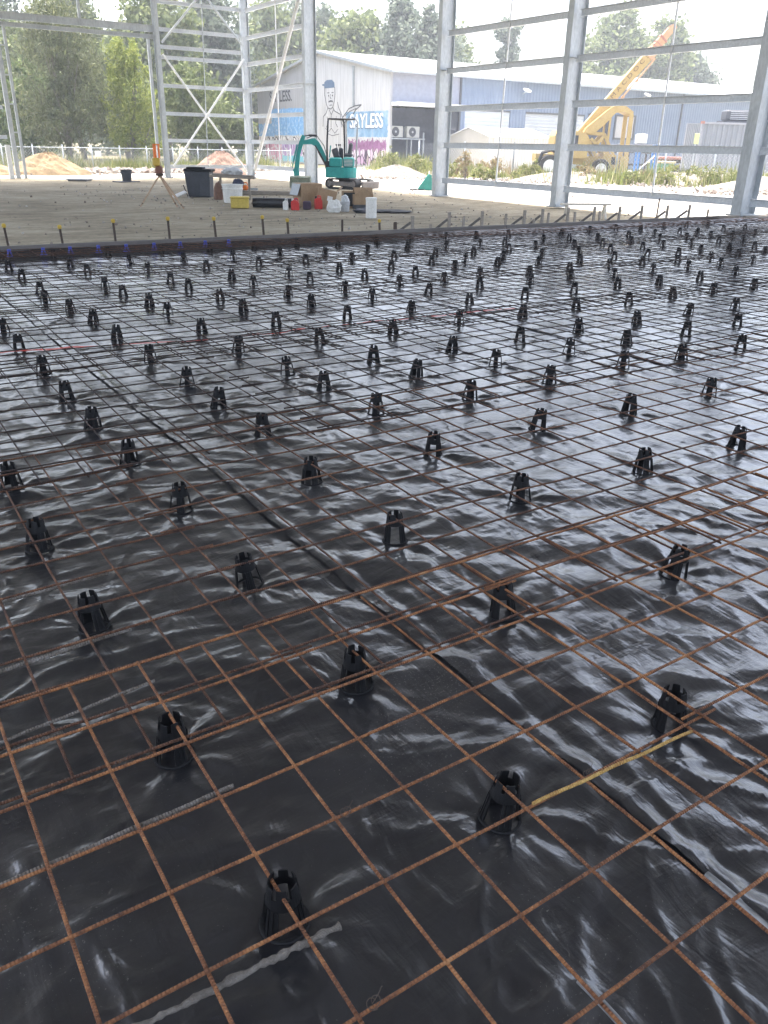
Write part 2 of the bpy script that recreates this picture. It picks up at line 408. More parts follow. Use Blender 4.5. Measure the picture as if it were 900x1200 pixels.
CHAIRPOS = []   # filled below, used for pinches
CHAIRS=[(0.61,-0.68,0,0),(1.20,-0.70,1,0),(1.86,-0.69,2,0),(0.59,-0.05,0,1),(1.18,-0.04,1,1),(1.84,0.03,2,1),(2.62,-0.09,3,1),(0.58,0.71,0,2),(1.16,0.71,1,2),(1.84,0.73,2,2),(2.60,0.79,3,2),(3.41,0.74,4,2),(4.17,0.72,5,2),(0.55,1.43,0,3),(1.18,1.50,1,3),(1.85,1.49,2,3),(2.61,1.51,3,3),(3.41,1.54,4,3),(4.15,1.49,5,3),(4.94,1.48,6,3),(0.58,2.16,0,4),(1.16,2.19,1,4),(1.95,2.26,2,4),(2.74,2.29,3,4),(3.46,2.25,4,4),(4.21,2.28,5,4),(5.03,2.33,6,4),(5.65,2.27,7,4),(6.41,2.26,8,4),(1.15,2.86,1,5),(1.94,2.89,2,5),(2.72,2.92,3,5),(3.47,2.89,4,5),(4.19,2.85,5,5),(4.98,2.86,6,5),(5.68,2.87,7,5),(6.47,2.87,8,5),(7.26,2.89,9,5),(1.16,3.50,1,6),(1.95,3.47,2,6),(2.69,3.41,3,6),(3.44,3.42,4,6),(4.18,3.39,5,6),(4.93,3.40,6,6),(5.69,3.45,7,6),(6.48,3.45,8,6),(7.31,3.50,9,6),(8.04,3.47,10,6),(1.18,4.27,1,7),(1.95,4.24,2,7),(2.65,4.20,3,7),(3.37,4.15,4,7),(4.12,4.17,5,7),(4.90,4.22,6,7),(5.68,4.20,7,7),(6.50,4.28,8,7),(7.26,4.24,9,7),(8.04,4.28,10,7),(8.77,4.28,11,7),(9.55,4.27,12,7),(1.17,5.07,1,8),(1.94,5.08,2,8),(2.67,5.03,3,8),(3.38,5.00,4,8),(4.11,4.95,5,8),(4.82,4.90,6,8),(5.65,5.00,7,8),(6.45,5.02,8,8),(7.24,5.05,9,8),(8.02,5.09,10,8),(8.69,5.02,11,8),(9.48,5.01,12,8),(10.28,5.05,13,8),(1.18,5.78,1,9),(1.95,5.85,2,9),(2.67,5.90,3,9),(3.39,5.75,4,9),(4.11,5.67,5,9),(4.87,5.70,6,9),(5.65,5.75,7,9),(6.47,5.83,8,9),(7.24,5.80,9,9),(8.03,5.89,10,9),(8.67,5.74,11,9),(9.52,5.81,12,9),(10.25,5.80,13,9),(11.00,5.81,14,9),(11.73,5.78,15,9),(1.90,6.45,2,10),(2.68,6.48,3,10),(3.42,6.41,4,10),(4.17,6.32,5,10),(4.88,6.29,6,10),(5.70,6.40,7,10),(6.37,6.40,8,10),(7.06,6.55,9,10),(7.78,6.40,10,10),(8.54,6.42,11,10),(9.30,6.41,12,10),(10.03,6.43,13,10),(10.68,6.32,14,10),(11.50,6.35,15,10),(12.27,6.41,16,10),(13.11,6.49,17,10),(1.81,7.11,2,11),(2.61,7.13,3,11),(3.37,7.20,4,11),(4.13,7.13,5,11),(4.87,7.11,6,11),(5.63,7.08,7,11),(6.34,6.98,8,11),(7.20,7.26,9,11),(7.97,7.28,10,11),(8.58,7.08,11,11),(9.32,7.00,12,11),(10.10,7.04,13,11),(10.84,7.04,14,11),(11.50,6.96,15,11),(12.23,7.09,16,11),(12.91,7.03,17,11),(13.66,7.05,18,11),(1.88,7.70,2,12),(2.58,7.70,3,12),(3.36,7.77,4,12),(4.12,7.73,5,12),(4.86,7.66,6,12),(5.61,7.68,7,12),(6.36,7.58,8,12),(7.18,7.78,9,12),(7.84,7.85,10,12),(8.56,7.84,11,12),(9.30,7.79,12,12),(10.10,7.78,13,12),(10.86,7.81,14,12),(11.63,7.80,15,12),(12.26,7.88,16,12),(13.01,7.87,17,12),(13.83,7.91,18,12),(14.55,7.89,19,12),(1.90,8.77,2,13),(2.68,8.82,3,13),(3.41,8.72,4,13),(4.17,8.67,5,13),(5.63,8.65,7,13),(6.31,8.53,8,13),(7.03,8.51,9,13),(7.82,8.56,10,13),(8.50,8.47,11,13),(9.31,8.56,12,13),(10.03,8.71,13,13),(10.77,8.55,14,13),(11.43,8.52,15,13),(12.21,8.57,16,13),(13.09,8.65,17,13),(13.80,8.59,18,13),(14.59,8.64,19,13),(1.91,9.61,2,14),(2.66,9.58,3,14),(3.44,9.56,4,14),(4.16,9.48,5,14),(4.89,9.45,6,14),(5.65,9.49,7,14),(6.30,9.29,8,14),(7.05,9.30,9,14),(7.87,9.39,10,14),(8.51,9.21,11,14),(9.34,9.34,12,14),(9.84,9.28,13,14),(10.85,9.39,14,14),(11.50,9.40,15,14),(12.11,9.27,16,14),(13.05,9.36,17,14),(13.82,9.37,18,14),(14.59,9.39,19,14),(2.65,10.50,3,15),(3.40,10.47,4,15),(4.20,10.52,5,15),(4.92,10.42,6,15),(6.39,10.37,8,15),(7.04,10.19,9,15),(7.84,10.25,10,15),(12.10,10.22,16,15),(14.32,10.16,99,99),(14.97,9.25,99,99),(15.03,8.46,99,99),(15.89,8.56,99,99)]

CHAIRS += [(4.93, 8.69, 6, 13), (16.13, 9.47, 21, 14), (16.88, 9.47, 22, 14), (5.66, 10.43, 7, 15), (8.65, 10.43, 11, 15), (9.43, 10.43, 12, 15), (10.14, 10.43, 13, 15), (10.93, 10.43, 14, 15), (13.1, 10.43, 17, 15), (13.87, 10.43, 18, 15), (15.38, 10.43, 20, 15), (16.13, 10.43, 21, 15), (16.88, 10.43, 22, 15)]
CHAIRS = [c for c in CHAIRS if c[2] < 90 or c[1] < 10.5]

def poly_height(x, y):
    wx = x + .35 * vnoise(x * .9, y * .9, 3) + .08 * vnoise(x * 3, y * 3, 4)
    wy = y + .35 * vnoise(x * .9 + 7, y * .9, 5) + .08 * vnoise(x * 3, y * 3, 6)
    # long folds roughly across the line of sight, fading in and out
    a, b = rot2(wx, wy, -8)
    m1 = np.clip(.5 + 1.1 * vnoise(x * .55 + 3, y * .55, 21), 0, 1)
    f1 = ridged(a * .9, b * 3.3, 8) ** 4 * .016 * m1
    a, b = rot2(wx, wy, 34)
    m2 = np.clip(.4 + 1.2 * vnoise(x * .6 + 9, y * .6, 22), 0, 1)
    f2 = ridged(a * 1.1, b * 3.6, 9) ** 4 * .013 * m2
    a, b = rot2(wx, wy, -52)
    m3 = np.clip(.25 + 1.2 * vnoise(x * .7 + 19, y * .7, 23), 0, 1)
    f3 = ridged(a * 1.3, b * 4.2, 10) ** 5 * .011 * m3
    a, b = rot2(wx, wy, 12)
    f4 = vnoise(a * 2.4, b * 6.5, 11) * .0045 + vnoise(a * 5, b * 10, 12) * .0009
    und = vnoise(x * .7, y * .7, 13) * .010 + vnoise(x * 1.9, y * 1.9, 14) * .006
    a, b = rot2(wx, wy, -24)
    m5 = np.clip(.2 + 1.3 * vnoise(x * 1.1 + 5, y * 1.1 + 2, 31), 0, 1)
    f5 = ridged(a * 1.5, b * 4.6, 32) ** 6 * .012 * m5
    a, b = rot2(wx, wy, 63)
    m6 = np.clip(.2 + 1.3 * vnoise(x * 1.2 + 15, y * 1.2 + 2, 33), 0, 1)
    f6 = ridged(a * 1.9, b * 5.2, 34) ** 6 * .010 * m6
    dent = np.clip(vnoise(x * 9, y * 9, 35) - .35, 0, 1) * .010
    near = np.exp(-((x - .1) ** 2 + (y + 1.8) ** 2) / 14.0)
    A_ = .46 + .68 * near
    cr = 0
    for s_, an, ln, wd in ((51, 15, .5, 1.5), (52, -35, .6, 1.7), (53, 70, .55, 1.6), (54, -75, .6, 1.4)):
        a, b = rot2(x + .10 * vnoise(x * 1.6, y * 1.6, s_ + 20), y + .10 * vnoise(x * 1.6 + 5, y * 1.6, s_ + 30), an)
        mk = np.clip(-.1 + 1.6 * vnoise(x * .8 + s_, y * .8, s_ + 40), 0, 1)
        cr = cr + ridged(a * ln * 1.6, b * wd * 1.6, s_) ** 26 * .0085 * mk
    soft = vnoise(wx * 2.2 + 4, wy * 3.4, 41) * .0055 + vnoise(wx * 4.6, wy * 6.0 + 3, 42) * .0024
    a, b = rot2(x + .05 * vnoise(x * 5, y * 5, 46), y, 20)
    crinkle = (ridged(a * 5, b * 13, 43) ** 3 * .0022 + ridged(b * 6, a * 12, 44) ** 4 * .0018) * np.clip(.45 + .9 * vnoise(x * 1.4, y * 1.4, 45), 0, 1)
    # crumpled film: flat facets meeting in sharp creases
    cm = 0
    for k_, (an, lam, sl) in enumerate(((57, .62, .055), (35, .43, .06), (78, .36, .06), (-20, .55, .05), (62, .23, .07), (100, .31, .055), (20, .19, .06), (48, .15, .06), (-48, .27, .05), (88, .125, .055), (5, .34, .05), (130, .22, .05))):
        c_, s_ = math.cos(R(an)), math.sin(R(an))
        wv = vnoise(x / lam * .22 + k_ * 3.1, y / lam * .22, 60 + k_) * 1.3 + vnoise(x / lam * .55, y / lam * .55 + k_ * 1.7, 80 + k_) * .35
        q = (x * c_ + y * s_) / lam + wv
        t_ = np.abs(q - np.floor(q + .5)) * 2
        mk = np.clip(.25 + 1.5 * vnoise(x / lam * .16 + 11 * k_, y / lam * .16, 100 + k_), 0, 1)
        mk = mk * (1 if lam > .2 else np.clip(1.2 - .16 * np.hypot(x - .1, y + 1.8), 0, 1))
        cm = cm + (sl * lam * .5) * np.sqrt(t_ * t_ + .0025) * mk
    cm = (cm - .012) * (.62 + .5 * near)
    return np.maximum(cm + .62 * A_ * (f1 + f2 + f3) + near * (f5 + f6 + dent) + (.2 + .2 * near) * f4 + .6 * und + (.3 + .6 * near) * soft + crinkle * (.35 + .8 * near) + (1 + .6 * near) * cr, -.022)

def pinches(x, y, h):
    for k, (cx, cy, i, j) in enumerate(CHAIRS):
        if j > 7: continue
        s = (np.abs(x - cx) < .45) & (np.abs(y - cy) < .45)
        if not s.any(): continue
        dx, dy = x[s] - cx, y[s] - cy
        d = np.sqrt(dx * dx + dy * dy) + 1e-5; th = np.arctan2(dy, dx)
        ph = k * 1.7
        rad = (np.abs(np.cos(th * 2.5 + ph)) ** 5 + .6 * np.abs(np.cos(th * 4.5 + 2 * ph)) ** 5) * .011
        env = np.exp(-((d - .10) / .13) ** 2)
        flat = np.clip((d - .055) / .05, 0, 1)
        h[s] = h[s] * (.25 + .75 * np.clip((d - .04) / .22, 0, 1)) + rad * env * flat
    return h

def spaced(a, b, f):
    out = [a]
    while out[-1] < b: out.append(min(b, out[-1] + f(out[-1])))
    return np.array(out)
XS = lambda x: .013 if x < 3.2 else min(.07, .013 + (x - 3.2) * .007)
YS = lambda y: .013 if y < 2.2 else min(.06, .013 + (y - 2.2) * .007)

def poly_sheet(x0, x1, lift, label, k=0):
    xs = spaced(x0, x1, XS); wob = .018
    ys = spaced(-2.3, 10.8, YS)
    X, Y = np.meshgrid(xs, ys)
    H = poly_height(X.ravel(), Y.ravel())
    H = pinches(X.ravel(), Y.ravel(), H)
    H = H - .004
    x = X.ravel(); y = Y.ravel()
    # ridges along the lapped edges
    for sx, a in ((1.50, .005), (5.38, .012), (9.35, .008), (13.3, .008)):
        c = sx + .022 * np.sin(y * 1.3 + sx) + .010 * np.sin(y * 4.1 + sx)
        H = H + a * np.exp(-((x - c) / .022) ** 2) - .5 * a * np.exp(-((x - c - .045) / .02) ** 2)
    if k:   # the near edge of each sheet lies over the one before and lifts a little
        H = H + .0035 + lift * (.6 + .4 * np.sin(y * 5 + k)) * np.clip((x0 + .075 - x) / .06, 0, 1)
    else:
        H = H - .001
    if k < 4: H = H - .006 * np.clip((x - (x1 - .12)) / .05, 0, 1)
    H = H + np.clip((y - 10.62) / .18, 0, 1) ** 2 * .10
    Z = ZP + H
    nx, ny = len(xs), len(ys)
    me = bpy.data.meshes.new('plastic_membrane')
    co = np.stack([x, y, Z], 1).astype(np.float32)
    me.vertices.add(nx * ny); me.vertices.foreach_set('co', co.ravel())
    i = np.arange((nx - 1) * (ny - 1)); r, c = i // (nx - 1), i % (nx - 1); a = r * nx + c
    q = np.stack([a, a + 1, a + nx + 1, a + nx], 1).astype(np.int32)
    me.loops.add(q.size); me.loops.foreach_set('vertex_index', q.ravel())
    me.polygons.add(len(q)); me.polygons.foreach_set('loop_start', (np.arange(len(q)) * 4).astype(np.int32))
    try: me.polygons.foreach_set('loop_total', np.full(len(q), 4, np.int32))
    except Exception: pass
    me.update(calc_edges=True); me.validate()
    me.polygons.foreach_set('use_smooth', [True] * len(me.polygons))
    me.materials.append(M['polythene'])
    return tag(link(bpy.data.objects.new('plastic_membrane', me)), label, 'plastic sheet', 'black plastic sheets under the steel mesh')

poly_sheet(-1.6, 1.60, 0, 'black polythene sheet at the left front, left of the nearest lapped seam', 0)
poly_sheet(1.475, 5.47, .008, 'creased black polythene sheet between the first and second lapped seams, right front', 1)
poly_sheet(5.34, 9.44, .007, 'glossy black polythene sheet in the middle distance beyond the second lapped seam', 2)
poly_sheet(9.31, 13.4, .003, 'silvery reflecting black polythene sheet beyond the third lapped seam, towards the steel columns', 3)
poly_sheet(13.26, 21.5, .004, 'farthest black polythene sheet by the right hand column, beyond the last seam', 4)

# ------------------------------------------------------------------ reinforcing mesh
BR = .0043
def bar_path(p0, p1, seed, amp=.0036, sag=.006, step=.2):
    r_ = random.Random(seed)
    p0, p1 = Vector(p0), Vector(p1); L = (p1 - p0).length; n = max(2, int(L / step))
    d = (p1 - p0).normalized(); s = Vector((-d.y, d.x, 0))
    a, b, c, e = r_.uniform(0, 6), r_.uniform(.6, 1.3), r_.uniform(0, 6), r_.uniform(-1, 1)
    pts = []
    for i in range(n + 1):
        t = L * i / n
        lat = amp * (math.sin(a + b * t) + .5 * math.sin(c + 2.9 * t)) + e * .001
        pts.append(p0 + d * t + s * lat + Vector((0, 0, sag * math.sin(c + 1.7 * t) + .5 * sag * math.sin(a + 4.1 * t))))
    return pts

BANDS = [(-2.16, .24, 'nearest'), (-.12, 2.28, 'second'), (1.88, 4.28, 'third'), (3.88, 6.28, 'fourth'), (5.88, 8.28, 'fifth'), (7.88, 10.28, 'sixth'), (9.9, 10.62, 'last')]
LAPS = [1.75, .95, 2.1, 3.3, .7, 2.6, 1.5]
CUSTOM = {
    (0, 0): 'rusty steel mesh sheet at the bottom left, with the mortar crusted bar under it',
    (0, 1): 'rusty steel mesh sheet at the lower right edge, lapping onto the yellow bar chair corner',
    (1, 0): 'rusty steel mesh sheet on the left edge, lying over the dusty grey loose bars',
    (1, 1): 'rusty steel mesh sheet across the middle right, just beyond the nearest lap',
}
CUSTOM[(0, 1)] = 'rusty steel mesh sheet at the lower right edge, starting where the yellowed bar ends'
def visible_x(y):   # left and right limits of what the photo shows at this depth
    d = y + 1.81
    return (-.45 + .02 * d, 2.6 + 1.75 * d)
seed = 0
for k, (y0, y1, bname) in enumerate(BANDS):
    zb = (0, -.017, -.006, -.020, -.004, -.016, -.008)[k]
    vl, vr = visible_x((y0 + y1) / 2 + .6)
    starts = [LAPS[k] - 6.0, LAPS[k], LAPS[k] + 6.0, LAPS[k] + 12.0, LAPS[k] + 18.0]
    n_vis = 0
    for c, xs_ in enumerate(starts):
        x0, x1 = xs_, xs_ + 6.14
        x1 = min(x1, 20.9)
        if x1 < vl + .4 or x0 > min(vr, 20.5): continue
        lab = CUSTOM.get((k, n_vis))
        if lab is None:
            lab = 'rusty steel mesh sheet, %s from left in the %s' % (ORD[n_vis + 1], (bname + ' band of mesh from the camera') if k < 6 else 'narrow band along the form')
        n_vis += 1
        zc = zb + (.010 if c % 2 else 0)
        t = thing('steel_mesh_sheet', lab, 'steel mesh', (x0, y0, zc), 0, 'rusty reinforcing mesh sheets laid over the plastic')
        nb = int(round((y1 - y0) / .2)); W = y1 - y0; L = x1 - x0
        for j in range(nb + 1):
            seed += 1
            yj = j * .2 if k else 2.405 - (nb - j) * .2085
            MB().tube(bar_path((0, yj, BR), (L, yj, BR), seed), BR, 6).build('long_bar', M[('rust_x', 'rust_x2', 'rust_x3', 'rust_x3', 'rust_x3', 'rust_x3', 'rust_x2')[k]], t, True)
        n_c = int(L / .2); x_off = (x1 - x0 - .02) - (n_c - 1) * .2 - .15 if c == 0 else .08
        for i in range(n_c):
            seed += 1
            xx = x_off + i * .2
            if k == 0 and c == 0: xx = (1.77 - x0) - (n_c - 1 - i) * .196
            if x0 + xx < vl - .3: continue
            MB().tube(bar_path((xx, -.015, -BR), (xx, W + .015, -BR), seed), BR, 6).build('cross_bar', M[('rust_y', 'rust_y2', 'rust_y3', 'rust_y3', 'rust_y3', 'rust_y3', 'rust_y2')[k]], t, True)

# tie wire twists at some crossings of the nearest sheets
k_ = 0
for (x, y, lab) in [(.42, -.16, 'tie wire twist on the left part of the nearest mesh lap'), (1.19, -.16, 'tie wire twist beside the chair behind the heavy mesh lap'), (1.58, -.17, 'tie wire twist where the heavy mesh lap crosses the plastic seam'), (.81, -.59, 'tie wire twist at a bar crossing in the left foreground'), (1.38, -.80, 'tie wire twist where the yellowed bar crosses a mesh bar'), (1.77, -.38, 'tie wire twist at the end of the left hand mesh sheet'), (.62, -1.01, 'tie wire twist at a crossing near the bottom edge'), (.99, .25, 'tie wire twist at the far edge of the nearest mesh lap')]:
    m_ = MB(); pts = []
    for i in range(22):
        a = i * .75; pts.append((.010 * math.cos(a) + .0006 * i, .010 * math.sin(a) * .8, .012 * math.sin(a * .5 + 1) + .0045))
    pts += [(.020, .006, .016), (.032, .012, .022)]
    m_.tube(pts, .0009, 5); o_ = m_.build('tie_wire', M['steel_dark'], None, True); o_.location = (x, y, .003); tag(o_, lab, 'tie wire', 'tie wires on the mesh')

# loose bars
def loose(name, a, b, r_, mat, label, cat='steel bar', lumps=False, group=None):
    a, b = Vector(a), Vector(b); L = (b - a).length
    o_ = MB()
    n = max(3, int(L / (.009 if lumps else .03))); pts = [(L * i / n, .0015 * math.sin(i * .9), 0) for i in range(n + 1)]
    rs = [r_ * (1 + (rnd.uniform(-.3, .55) if lumps else 0)) for _ in pts]
    o_.tube(pts, rs, 8)
    ob = o_.build(name, mat, None, True)
    ob.location = a; d = (b - a)
    ob.rotation_euler = (0, -math.atan2(d.z, math.hypot(d.x, d.y)), math.atan2(d.y, d.x))
    return tag(ob, label, cat, group)
loose('reinforcing_bar', (1.20, -.803, .016), (1.74, -.832, .014), .0044, M['yellow_bar'], 'yellowed ribbed bar tied along the mesh, ending at a black bar chair on the right')
loose('reinforcing_bar', (-.6, .41, -.035), (.65, .50, -.03), .0065, M['dusty_bar'], 'longest dusty grey ribbed bar under the mesh at the left, ending past a bar chair')
loose('reinforcing_bar', (-.5, .87, -.05), (.70, .95, -.05), .006, M['dusty_bar'], 'dusty grey ribbed bar on the left edge, just above the longest loose bar')
loose('reinforcing_bar', (-.2, 1.79, -.06), (.65, 1.75, -.055), .007, M['dusty_bar'], 'short dusty grey ribbed bar at the far left edge, beside a bar chair')
loose('reinforcing_bar', (-.4, .03, -.025), (.34, .08, -.02), .005, M['dusty_bar'], 'pale dusty bar near the left edge, below the longest loose bar')
loose('reinforcing_bar', (.0, .1, -.022), (.62, .175, -.02), .0045, M['dusty_bar'], 'thin dusty bar lying between two mesh laps on the left')
loose('reinforcing_bar', (-.3, -.372, -.012), (.64, -.352, -.012), .006, M['dusty_bar'], 'pale grey ribbed bar alongside a mesh bar in the left foreground')
loose('reinforcing_bar', (.1, -.805, -.014), (.665, -.822, -.014), .0062, M['mortar'], 'mortar crusted bar at the bottom left, in front of the nearest bar chair', lumps=True)
loose('conduit', (1.475, -1.10, -.095), (1.475, -1.42, -.10), .010, M['pole_grey'], 'pale grey conduit end along the plastic seam at the right edge', 'pipe')  # added rod stands in for the seam's shiny underside
loose('conduit', (.995, -1.16, -.024), (1.0, -1.5, -.02), .008, M['pole_grey'], 'pale grey conduit under a mesh bar at the bottom edge', 'pipe')  # added rod stands in for a pale shiny piece of mesh bar
# red joint tape on the plastic
mb = MB(); pts = []
segs = [(1.0, 5.03, 2.6, 4.70), (2.9, 4.69, 3.75, 4.67), (3.9, 4.67, 5.9, 4.56)]
for (ax, ay, bx, by) in segs:
    n = 40; vs = []; fs = []
    for i in range(n + 1):
        t_ = i / n; x = ax + (bx - ax) * t_; y = ay + (by - ay) * t_
        for s_ in (-.022, .022):
            hh = float(poly_height(np.array([x]), np.array([y + s_]))[0]) + ZP + .009
            vs.append((x, y + s_ , hh))
    for i in range(n): fs.append((2 * i, 2 * i + 2, 2 * i + 3, 2 * i + 1))
    mb.add(vs, fs)
tag(mb.build('joint_tape', M['red_tape'], None, True), 'strips of red joint tape across the black plastic in the left middle distance', 'tape')

# ------------------------------------------------------------------ bar chairs
HB = .128
rf = lambda h: .050 - .019 * h / HB
def teeth(mb):
    for k in range(6):
        a = k * math.pi / 3
        mb.patch(a + .12, a + .82, .104, HB + .003 * (k % 2), rf, .003, 4, 1)
def crown_mb():
    mb = MB(); mb.patch(0, 2 * math.pi, .078, .1045, rf, .003, 30, 2); teeth(mb)
    for k in range(4):   # small tie slot cheeks
        a = k * math.pi / 2 + .3
        mb.patch(a, a + .12, .058, .079, rf, .003, 1, 1)
    return mb
def leg_mb():
    mb = MB(); mb.patch(-.27, .27, .006, .079, rf, .0032, 4, 4)
    for s in (-.27, .0, .27):
        ca, sa = math.cos(s), math.sin(s)
        mb.beam((rf(.006) * ca, rf(.006) * sa, .006), (rf(.079) * ca, rf(.079) * sa, .079), .006, .0045)
    return mb
def base_mb():
    mb = MB(); mb.lathe([(.047, .0), (.059, .0), (.060, .006), (.056, .010), (.050, .010)], 30)
    return mb
def base_ring_mesh():
    mb = MB(); n = 30; prof = [(.046, 0), (.0555, 0), (.0565, .004), (.054, .0065), (.050, .007), (.046, .005)]
    vs = []; fs = []
    for r, z in prof:
        for k in range(n): t = 2 * math.pi * k / n; vs.append((r * math.cos(t), r * math.sin(t), z))
    P = len(prof)
    for i in range(P):
        i2 = (i + 1) % P
        for k in range(n):
            k2 = (k + 1) % n; fs.append((i * n + k, i * n + k2, i2 * n + k2, i2 * n + k))
    return mb.add(vs, fs)
crown_me = crown_mb().mesh('crown', M['black_plastic']); leg_me = leg_mb().mesh('leg', M['black_plastic']); ring_me = base_ring_mesh().mesh('base_ring', M['black_plastic'])
whole = MB()
for part in (crown_mb(), base_ring_mesh()): whole.add(part.v, part.f)
for k in range(4):
    a = k * math.pi / 2 + .45; ca, sa = math.cos(a), math.sin(a); l_ = leg_mb()
    whole.add([(x * ca - y * sa, x * sa + y * ca, z) for x, y, z in l_.v], l_.f)
whole_me = whole.mesh('bar_chair', M['black_plastic'])
NEAR = {
    (0, 0): 'nearest black plastic bar chair, bottom left behind the mortar crusted bar',
    (1, 0): 'black plastic bar chair in the foreground centre right, second from left in the nearest row',
    (2, 0): 'black plastic bar chair at the end of the yellowed bar',
    (0, 1): 'black plastic bar chair in the left foreground just under the heavy mesh lap',
    (1, 1): 'black plastic bar chair standing right behind the heavy double mesh lap',
    (2, 1): 'black plastic bar chair under crowded lapped bars, right of the plastic seam',
    (3, 1): 'black plastic bar chair on the right with creases radiating from it, beyond the lapped bars',
    (0, 2): 'black plastic bar chair at the left beside the longest dusty loose bar',
    (0, 3): 'black plastic bar chair at the left edge above the longest dusty loose bar',
    (0, 4): 'black plastic bar chair cut by the left edge of the picture',
}
rows = {}
for x, y, i, j in CHAIRS:
    if j == 99: j = 15 if y > 9.9 else 14
    rows.setdefault(j, []).append((x, y, i))
proto = None
GC = 'black plastic bar chairs holding up the steel mesh'
for j in sorted(rows):
    for n_, (x, y, i) in enumerate(sorted(rows[j])):
        lab = NEAR.get((i, j)) or 'black bar chair, %s from left in %s row from camera' % (ORD[n_ + 1], ORD[j + 1])
        hh = float(poly_height(np.array([x]), np.array([y]))[0]) * .25
        loc = (x, y, ZP - .004 + hh); rz = rnd.uniform(0, 6.28)
        tilt = (rnd.gauss(0, .05), rnd.gauss(0, .05), rz)
        if math.hypot(x - .1, y + 1.8) < 7.2:
            if proto is None:
                t = thing('bar_chair', lab, 'bar chair', loc, 0, GC)
                link(bpy.data.objects.new('crown', crown_me), t); link(bpy.data.objects.new('base_ring', ring_me), t)
                for k in range(4):
                    lg = link(bpy.data.objects.new('leg', leg_me), t); lg.rotation_euler = (0, 0, k * math.pi / 2 + .45)
                proto = t
            else:
                t = copy_tree(proto); t.location = loc; t['label'] = lab
            t.rotation_euler = tilt
        else:
            o_ = link(bpy.data.objects.new('bar_chair', whole_me)); o_.location = loc; o_.rotation_euler = tilt
            tag(o_, lab, 'bar chair', GC)
# small blue chairs against the form
bm_ = MB()
for k in range(4):
    a = k * math.pi / 2 + .78
    bm_.beam((.045 * math.cos(a), .045 * math.sin(a), 0), (.014 * math.cos(a), .014 * math.sin(a), .085), .016, .006)
bm_.lathe([(.020, .072), (.026, .085), (.026, .10), (.018, .104)], 12)
bm_.lathe([(.05, 0), (.052, .006), (.03, .007)], 12)
blue_me = bm_.mesh('bar_chair', M['blue_plastic'])
for k in range(9):
    o_ = link(bpy.data.objects.new('bar_chair', blue_me)); o_.location = (2.15 + k * .395 + rnd.uniform(-.04, .04), 10.66 + rnd.uniform(-.02, .02), ZP + .04)
    tag(o_, 'small blue bar chair against the far timber form, %s blue one from left' % ORD[k + 1], 'bar chair', 'blue bar chairs along the form')

# ------------------------------------------------------------------ timber form, pegs and props
xs_ = [0.6, 5.9, 11.2, 16.4, 21.6]
fl = ['left length of dark timber form board along the far slab edge', 'second length of timber form board, behind which the capped pegs end', 'third length of timber form board, propped by braced pegs', 'right hand length of timber form board beside the column foot']
for k in range(4):
    mb = MB(); mb.bbox(((xs_[k] + xs_[k + 1]) / 2, 10.845, -.045), (xs_[k + 1] - xs_[k] - .006, .045, .19), .004)
    tag(mb.build('form_board', M['timber_dark']), fl[k], 'form board', 'timber form boards along the slab edge')
PEG = [(2.17, .33), (2.90, .29), (3.65, .35), (4.48, .36), (5.24, .34), (6.07, .34), (6.52, .28), (8.33, .22)]
for k, (x, z) in enumerate(PEG):
    t = thing('form_peg', 'dark steel peg with a yellow cap, %s yellow cap from left' % ORD[k + 1], 'peg', (x, 10.91, -.14), 0, 'yellow capped pegs behind the form')
    lean = rnd.uniform(-.03, .03)
    H = z + .14
    m_ = MB(); m_.beam((0, 0, 0), (lean * H - .02, 0, H - .03), .028, .028, (0, 1, 0)); m_.build('stake', M['steel_dark'], t)
    m_ = MB(); m_.bbox((lean * H - .02, 0, H - .02), (.052, .052, .06), .012); m_.build('cap', M['yellow_cap'], t)
def plain_peg(x, z, lab, mat=M['timber'], w=.045):
    m_ = MB(); H = z + .14; l_ = rnd.uniform(-.04, .04) * H
    m_.beam((0, 0, 0), (l_, 0, H - .015), w, .025, (0, 1, 0)); m_.beam((l_, 0, H - .015), (l_, 0, H), w * .9, .02, (0, 1, 0))
    o_ = m_.build('form_peg', mat); o_.location = (x, 10.91, -.14); return tag(o_, lab, 'peg', 'plain pegs behind the form')
plain_peg(7.55, .24, 'dark bare peg without a cap, between the yellow capped pegs', M['steel_dark'], .03)
plain_peg(8.65, .17, 'short thick dark peg just right of the last yellow capped peg', M['steel_dark'], .06)
for k, (x, z) in enumerate([(9.44, .11), (10.2, .23), (11.24, .25), (11.99, .13), (12.37, .24), (13.12, .24), (13.86, .24), (17.46, .2)]):
    plain_peg(x, z, 'bare timber peg without a prop, %s from the left among the propped pegs' % ORD[k + 1])
plain_peg(15.67, .46, 'tall thin black rod standing behind the form among the timber pegs', M['steel_dark'], .022)
for k, (x, z) in enumerate([(9.03, .26), (9.87, .31), (10.65, .31), (11.73, .30), (12.21, .32), (12.91, .33), (13.68, .33), (14.45, .32), (15.17, .33), (16.01, .31), (16.77, .31)]):
    t = thing('propped_peg', 'timber peg with a sloping prop, %s from the left along the far form' % ORD[k + 1], 'peg', (x, 10.91, -.14), 0, 'propped timber pegs behind the form')
    H = z + .14
    m_ = MB(); m_.beam((0, 0, 0), (rnd.uniform(-.015, .015), 0, H), .055, .03, (0, 1, 0)); m_.build('stake', M['timber'], t)
    m_ = MB(); m_.beam((-.30, .28, .02), (-.02, .03, H * .72), .03, .045); m_.build('prop', M['timber_dark'], t)
t = thing('timber_trestle', 'low pale timber trestle standing behind the propped pegs on the right', 'trestle', (15.6, 13.0, ZF), R(-20))
m_ = MB(); m_.bbox((0, 0, .34), (1.3, .12, .05), .006); m_.build('rail', M['timber_pale'], t)
